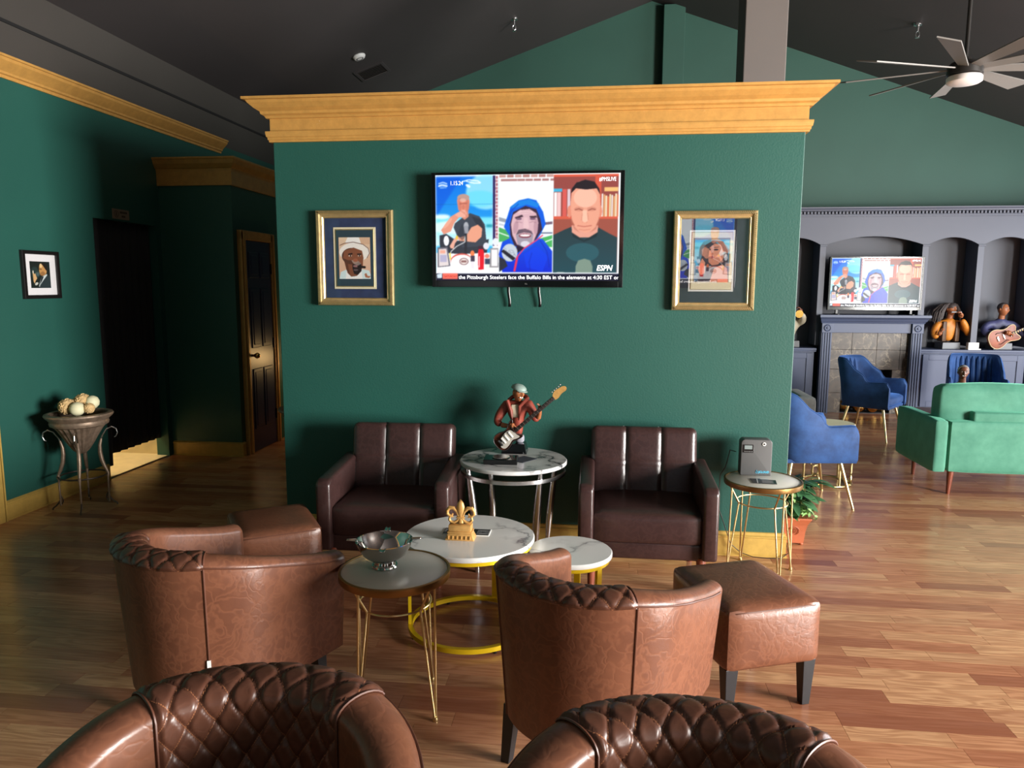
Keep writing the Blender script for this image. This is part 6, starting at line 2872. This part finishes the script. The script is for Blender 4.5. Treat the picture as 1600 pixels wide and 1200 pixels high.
o.location = (0, -.0752, .094)
o.rotation_euler = (math.radians(90 + 9), 0, 0)
MB().box((0, 0, .168), (.17, .17, .01)).build('soil', M['soil'], t, smooth=False)


def leaf_mesh(name, L, W, mat, fold=.25, droop=.25):
    b = bmesh.new()
    rows = []
    n = 7
    for i in range(n):
        u = i / (n - 1)
        w = W / 2 * (math.sin(PI * min(1, u * 1.0)) ** .7) * (1.15 - .4 * u) if 0 < u < 1 else .0008
        z = -droop * L * u * u
        rows.append([b.verts.new((-w, u * L, z + fold * w)), b.verts.new((0, u * L, z)), b.verts.new((w, u * L, z + fold * w))])
    for A, B in zip(rows[:-1], rows[1:]):
        for k in range(2):
            b.faces.new((A[k], A[k + 1], B[k + 1], B[k]))
    me = bpy.data.meshes.new(name)
    b.to_mesh(me)
    b.free()
    me.materials.append(mat)
    me.polygons.foreach_set('use_smooth', [True] * len(me.polygons))
    return me


lf = [leaf_mesh('leaf', .115, .050, M['leaf']), leaf_mesh('leaf', .088, .042, M['leaf']), leaf_mesh('leaf', .10, .04, M['leaf_pale'], .2, .4)]
rr = random.Random(11)
stems = MB()
for k in range(150):
    a = rr.uniform(0, 2 * PI)
    lvl = rr.random() ** .8
    rad = rr.uniform(.01, .10) * (1 - .2 * lvl)
    z = .19 + .21 * lvl
    x, y = rad * math.cos(a), rad * math.sin(a)
    stems.tube([(x * .3, y * .3, .17), (x * .7, y * .7, .17 + (z - .17) * .6), (x, y, z)], .0018, 5)
    if x < -.03:
        a = rr.uniform(-1.4, 1.4)
    if x < -.075:
        continue
    o = put('leaf', lf[2] if k % 11 == 5 else lf[k % 2], t, (x, y, z), (rr.uniform(-.5, .5), rr.uniform(-.5, .5), a - PI / 2 + rr.uniform(-.5, .5)),
            rr.uniform(.75, 1.1))
for x, y, z, a in ((.07, -.03, .40, -.1), (.10, -.03, .405, -.15), (.12, -.05, .395, -.5), (.05, -.06, .41, -1.0), (.0, -.06, .41, -1.4)):
    put('leaf', lf[0], t, (x, y, z), (.1, 0, a - PI / 2), 1.05)
    stems.tube([(x * .3, y * .3, .18), (x * .7, y * .7, .34), (x, y, z)], .002, 5)
sm = MB()
lm = leaf_mesh('t', .026, .018, M['leaf_pale'], .2, .3)
for k in range(90):
    f = rr.random()
    x = .03 + .085 * f + rr.uniform(-.025, .025)
    y = -.06 + rr.uniform(-.05, .05)
    z = .19 + .05 * math.sin(f * PI) + rr.uniform(-.02, .03) - .02 * f
    bq = bmesh.new()
    bq.from_mesh(lm)
    sm.merge(bq, Matrix.Translation((x, y, z)) @ Euler((rr.uniform(-.8, .8), rr.uniform(-.8, .8), rr.uniform(0, 6.3))).to_matrix().to_4x4())
tag(sm.build('small_leaves', M['leaf_pale'], t), kind='stuff')
for k in range(6):
    stems.tube([(.02, -.04, .175), (.06, -.06 + .01 * k, .215), (.10 + .01 * k, -.07 + .012 * k, .20 + .012 * (k % 3))], .0016, 5)
tag(stems.build('stems', M['stem'], t), kind='stuff')


# ------------------------------------------------------------------ urn on its iron stand at the left wall, with dried balls
def make_urn(label, loc, rz=0, sc=1.0, group=None):
    t = thing('urn_on_stand', label, 'urn', loc, rz, group)
    t.scale = (sc,) * 3
    rim = .262
    m = MB()
    m.lathe([(.225, .645), (.24, .66), (.255, .672), (rim, .682), (.258, .692), (.235, .698), (.222, .694), (.215, .68)], 60,
            radf=lambda a, i: 1 + (.012 * abs(math.sin(a * 26)) if 1 <= i <= 4 else 0))
    m.build('rim', M['bronze'], t)
    m = MB()
    m.lathe([(.215, .69), (.22, .645), (.228, .628), (.222, .612), (.205, .605), (.19, .60)], 48)
    m.build('collar', M['bronze'], t)
    m = MB()
    m.lathe([(.0, .40), (.03, .402), (.06, .425), (.095, .47), (.135, .53), (.17, .58), (.195, .605), (.16, .60), (.0, .56)], 96,
            radf=lambda a, i: 1 + (.035 * math.cos(a * 24) if 1 <= i <= 6 else 0))
    m.build('bowl', M['bronze'], t)
    m = MB()
    ring(m, .185, .24, .006)
    m.build('ring', M['iron'], t)
    for k in range(4):
        a = math.radians(-62 + 90 * k)
        c, s = math.cos(a), math.sin(a)
        P = lambda r, z: (r * c, r * s, z)
        m = MB()
        m.tube([P(.155, .50), P(.140, .45), P(.138, .40), P(.148, .34), P(.168, .29), P(.188, .25)], [.009, .015, .018, .018, .015, .011], 10)
        m.cyl(P(.188, .225), P(.188, .252), .014, seg=10)
        m.cyl(P(.185, .03), P(.187, .235), .0085, seg=10)
        lg = m.build('leg', M['bronze'], t)
        m = MB()
        m.tube([P(.145, .47), P(.165, .52), P(.20, .565), P(.24, .58), P(.272, .565), P(.282, .535), P(.27, .51), P(.256, .503)],
               [.006, .0055, .005, .005, .005, .005, .0045, .004], 8)
        m.build('scroll', M['silver'], lg)
        m = MB()
        m.tube([P(.185, .075), P(.20, .05), P(.222, .030), P(.24, .020), P(.25, .008), P(.24, .006)], .006, 8)
        m.tube([P(.186, .11), P(.17, .085), P(.165, .06), P(.175, .042), P(.185, .05)], .005, 8)
        m.build('foot_scroll', M['iron'], lg)
    return t


make_urn('bronze urn on an iron stand holding dried balls, by the left wall', (-3.655, 4.75, 0)).scale = (.83, .83, 1)
make_urn('dark urn stand mostly hidden behind the left end of the green partition', (-2.0, 5.03, 0), .6, 1.05)
spec = [(-.150, .02, .735, .038, 0, 'small dried ball at the left of the urn'), (-.06, -.06, .748, .055, 0, 'large curled wood ball at the front of the urn'),
        (.045, -.075, .735, .050, 1, 'smooth pale green ball at the front of the urn'), (.125, -.035, .737, .036, 0, 'small dried ball at the right of the urn'),
        (.0, .055, .772, .054, 0, 'curled wood ball heaped at the back of the urn'), (.075, .075, .765, .048, 1, 'smooth pale ball at the back of the urn'),
        (-.09, .07, .745, .044, 1, 'pale ball behind the small left one in the urn')]
for x, y, z, r, kind, lab in spec:
    m = MB()
    b = bmesh.new()
    if kind == 0:
        bmesh.ops.create_icosphere(b, subdivisions=4, radius=r)
        for v in b.verts:
            d = v.co.normalized()
            q = math.sin(d.x * 17 + 3 * math.sin(d.y * 9)) * math.sin(d.y * 17 + 3 * math.sin(d.z * 9)) + math.sin(d.z * 19 + 2 * math.sin(d.x * 11)) * .6
            v.co *= 1 + .07 * q
    else:
        bmesh.ops.create_uvsphere(b, u_segments=24, v_segments=16, radius=r)
        for v in b.verts:
            v.co *= 1 + .02 * math.sin(v.co.z / r * 12)
    m.merge(b)
    o = m.build('decorative_ball', M['pale_ball'] if kind else M['wicker'], None, loc=(-3.655 + x * .83, 4.75 + y * .83, z - .004))
    tag(o, lab, 'ornament', 'dried balls heaped in the urn')

# ------------------------------------------------------------------ ceiling fixtures
fx, fy2, fz = 2.318, 5.30, 2.99
t = thing('ceiling_fan', 'grey windmill ceiling fan with a round white lamp, at the upper right', 'ceiling fan', (fx, fy2, fz))
m = MB()
m.cyl((0, 0, .05), (0, 0, zr(fx) - fz - .02), .013, seg=14)
m.build('downrod', M['fan_dark'], t)
m = MB()
m.lathe([(0, .0), (.07, .0), (.075, -.03), (.05, -.08), (0, -.08)], 28, (0, 0, zr(fx) - fz + .01))
m.build('canopy', M['fan_dark'], t)
m = MB()
m.lathe([(0, .075), (.03, .075), (.035, .05), (.085, .045), (.105, .02), (.105, -.03), (.085, -.04), (0, -.04)], 36)
m.build('motor_housing', M['fan_dark'], t)
m = MB()
m.lathe([(0, -.04), (.098, -.04), (.104, -.048), (.104, -.075), (.09, -.085), (0, -.088)], 36)
m.build('lamp', M['white_lens'], t)
for k in range(9):
    a = math.radians(39 + 40 * k)
    b = bmesh.new()
    pts = [(.09, -.030), (.09, .030), (.70, .062), (.76, -.058)]
    m = MB()
    m.prism(pts, .008, Matrix.Rotation(a, 4, 'Z') @ Matrix.Translation((0, 0, .004)) @ Matrix.Rotation(math.radians(-15), 4, 'X'))
    m.build('blade', M['fan_grey'], t, smooth=False)


def on_ceiling(x, y):
    return zl(x) if x < XRIDGE else zr(x)


def sprinkler(label, x, y):
    z = on_ceiling(x, y)
    t = thing('fire_sprinkler', label, 'sprinkler', (x, y, z), group='fire sprinklers on the ceiling')
    m = MB()
    m.lathe([(0, .012), (.045, .012), (.042, -.008), (.03, -.014), (0, -.014)], 20)
    m.build('escutcheon', M['silver'], t)
    m = MB()
    m.cyl((0, 0, -.01), (0, 0, -.07), .015, .011, 12)
    for sx in (-1, 1):
        m.tube([(0, 0, -.06), (sx * .018, 0, -.08), (sx * .016, 0, -.11), (0, 0, -.125)], .005, 6)
    m.cyl((0, 0, -.125), (0, 0, -.13), .022, seg=16)
    m.build('nozzle', M['silver'], t)


sprinkler('silvery fire sprinkler on the left ceiling slope, above the television', -1.04, 8.89)
sprinkler('silvery fire sprinkler on the right ceiling slope, left of the fan', 3.19, 8.41)
al = math.atan(.3476)
t = thing('smoke_detector', 'round white smoke detector on the left ceiling slope', 'smoke detector', (-2.66, 8.17, zl(-2.66) + .004))
t.rotation_euler = (0, -al, 0)
m = MB()
m.lathe([(0, 0), (.07, 0), (.072, -.012), (.06, -.03), (.05, -.036), (0, -.038)], 28)
m.build('housing', M['white'], t)
m = MB()
m.lathe([(.028, -.037), (.034, -.041), (.04, -.037)], 24)
m.build('grille_ring', M['grey_plastic'], t)
t = thing('ceiling_vent', 'dark square air vent on the left ceiling slope beside the smoke detector', 'vent', (-2.68, 8.72, zl(-2.68) - .004))
t.rotation_euler = (0, -al, 0)
m = MB()
frame_moulding(m, .36, .36, [(0, .01), (0, -.01), (.03, -.012), (.035, .01)])
bmesh.ops.rotate(m.bm, cent=(0, 0, 0), matrix=Matrix.Rotation(-PI / 2, 3, 'X') @ Matrix.Rotation(PI, 3, 'Z'), verts=m.bm.verts)
for v in m.bm.verts:
    v.co.z = -abs(v.co.z) if abs(v.co.z) > .0105 else v.co.z
m.build('frame', M['charcoal'], t, smooth=False)
MB().box((0, 0, .004), (.30, .30, .004)).build('duct', M['black_line'], t, smooth=False)
for k in range(7):
    MB().box((0, -.126 + .042 * k, -.006), (.29, .030, .003), rot=(math.radians(35), 0, 0)).build('louver', M['charcoal_band'], t, smooth=False)
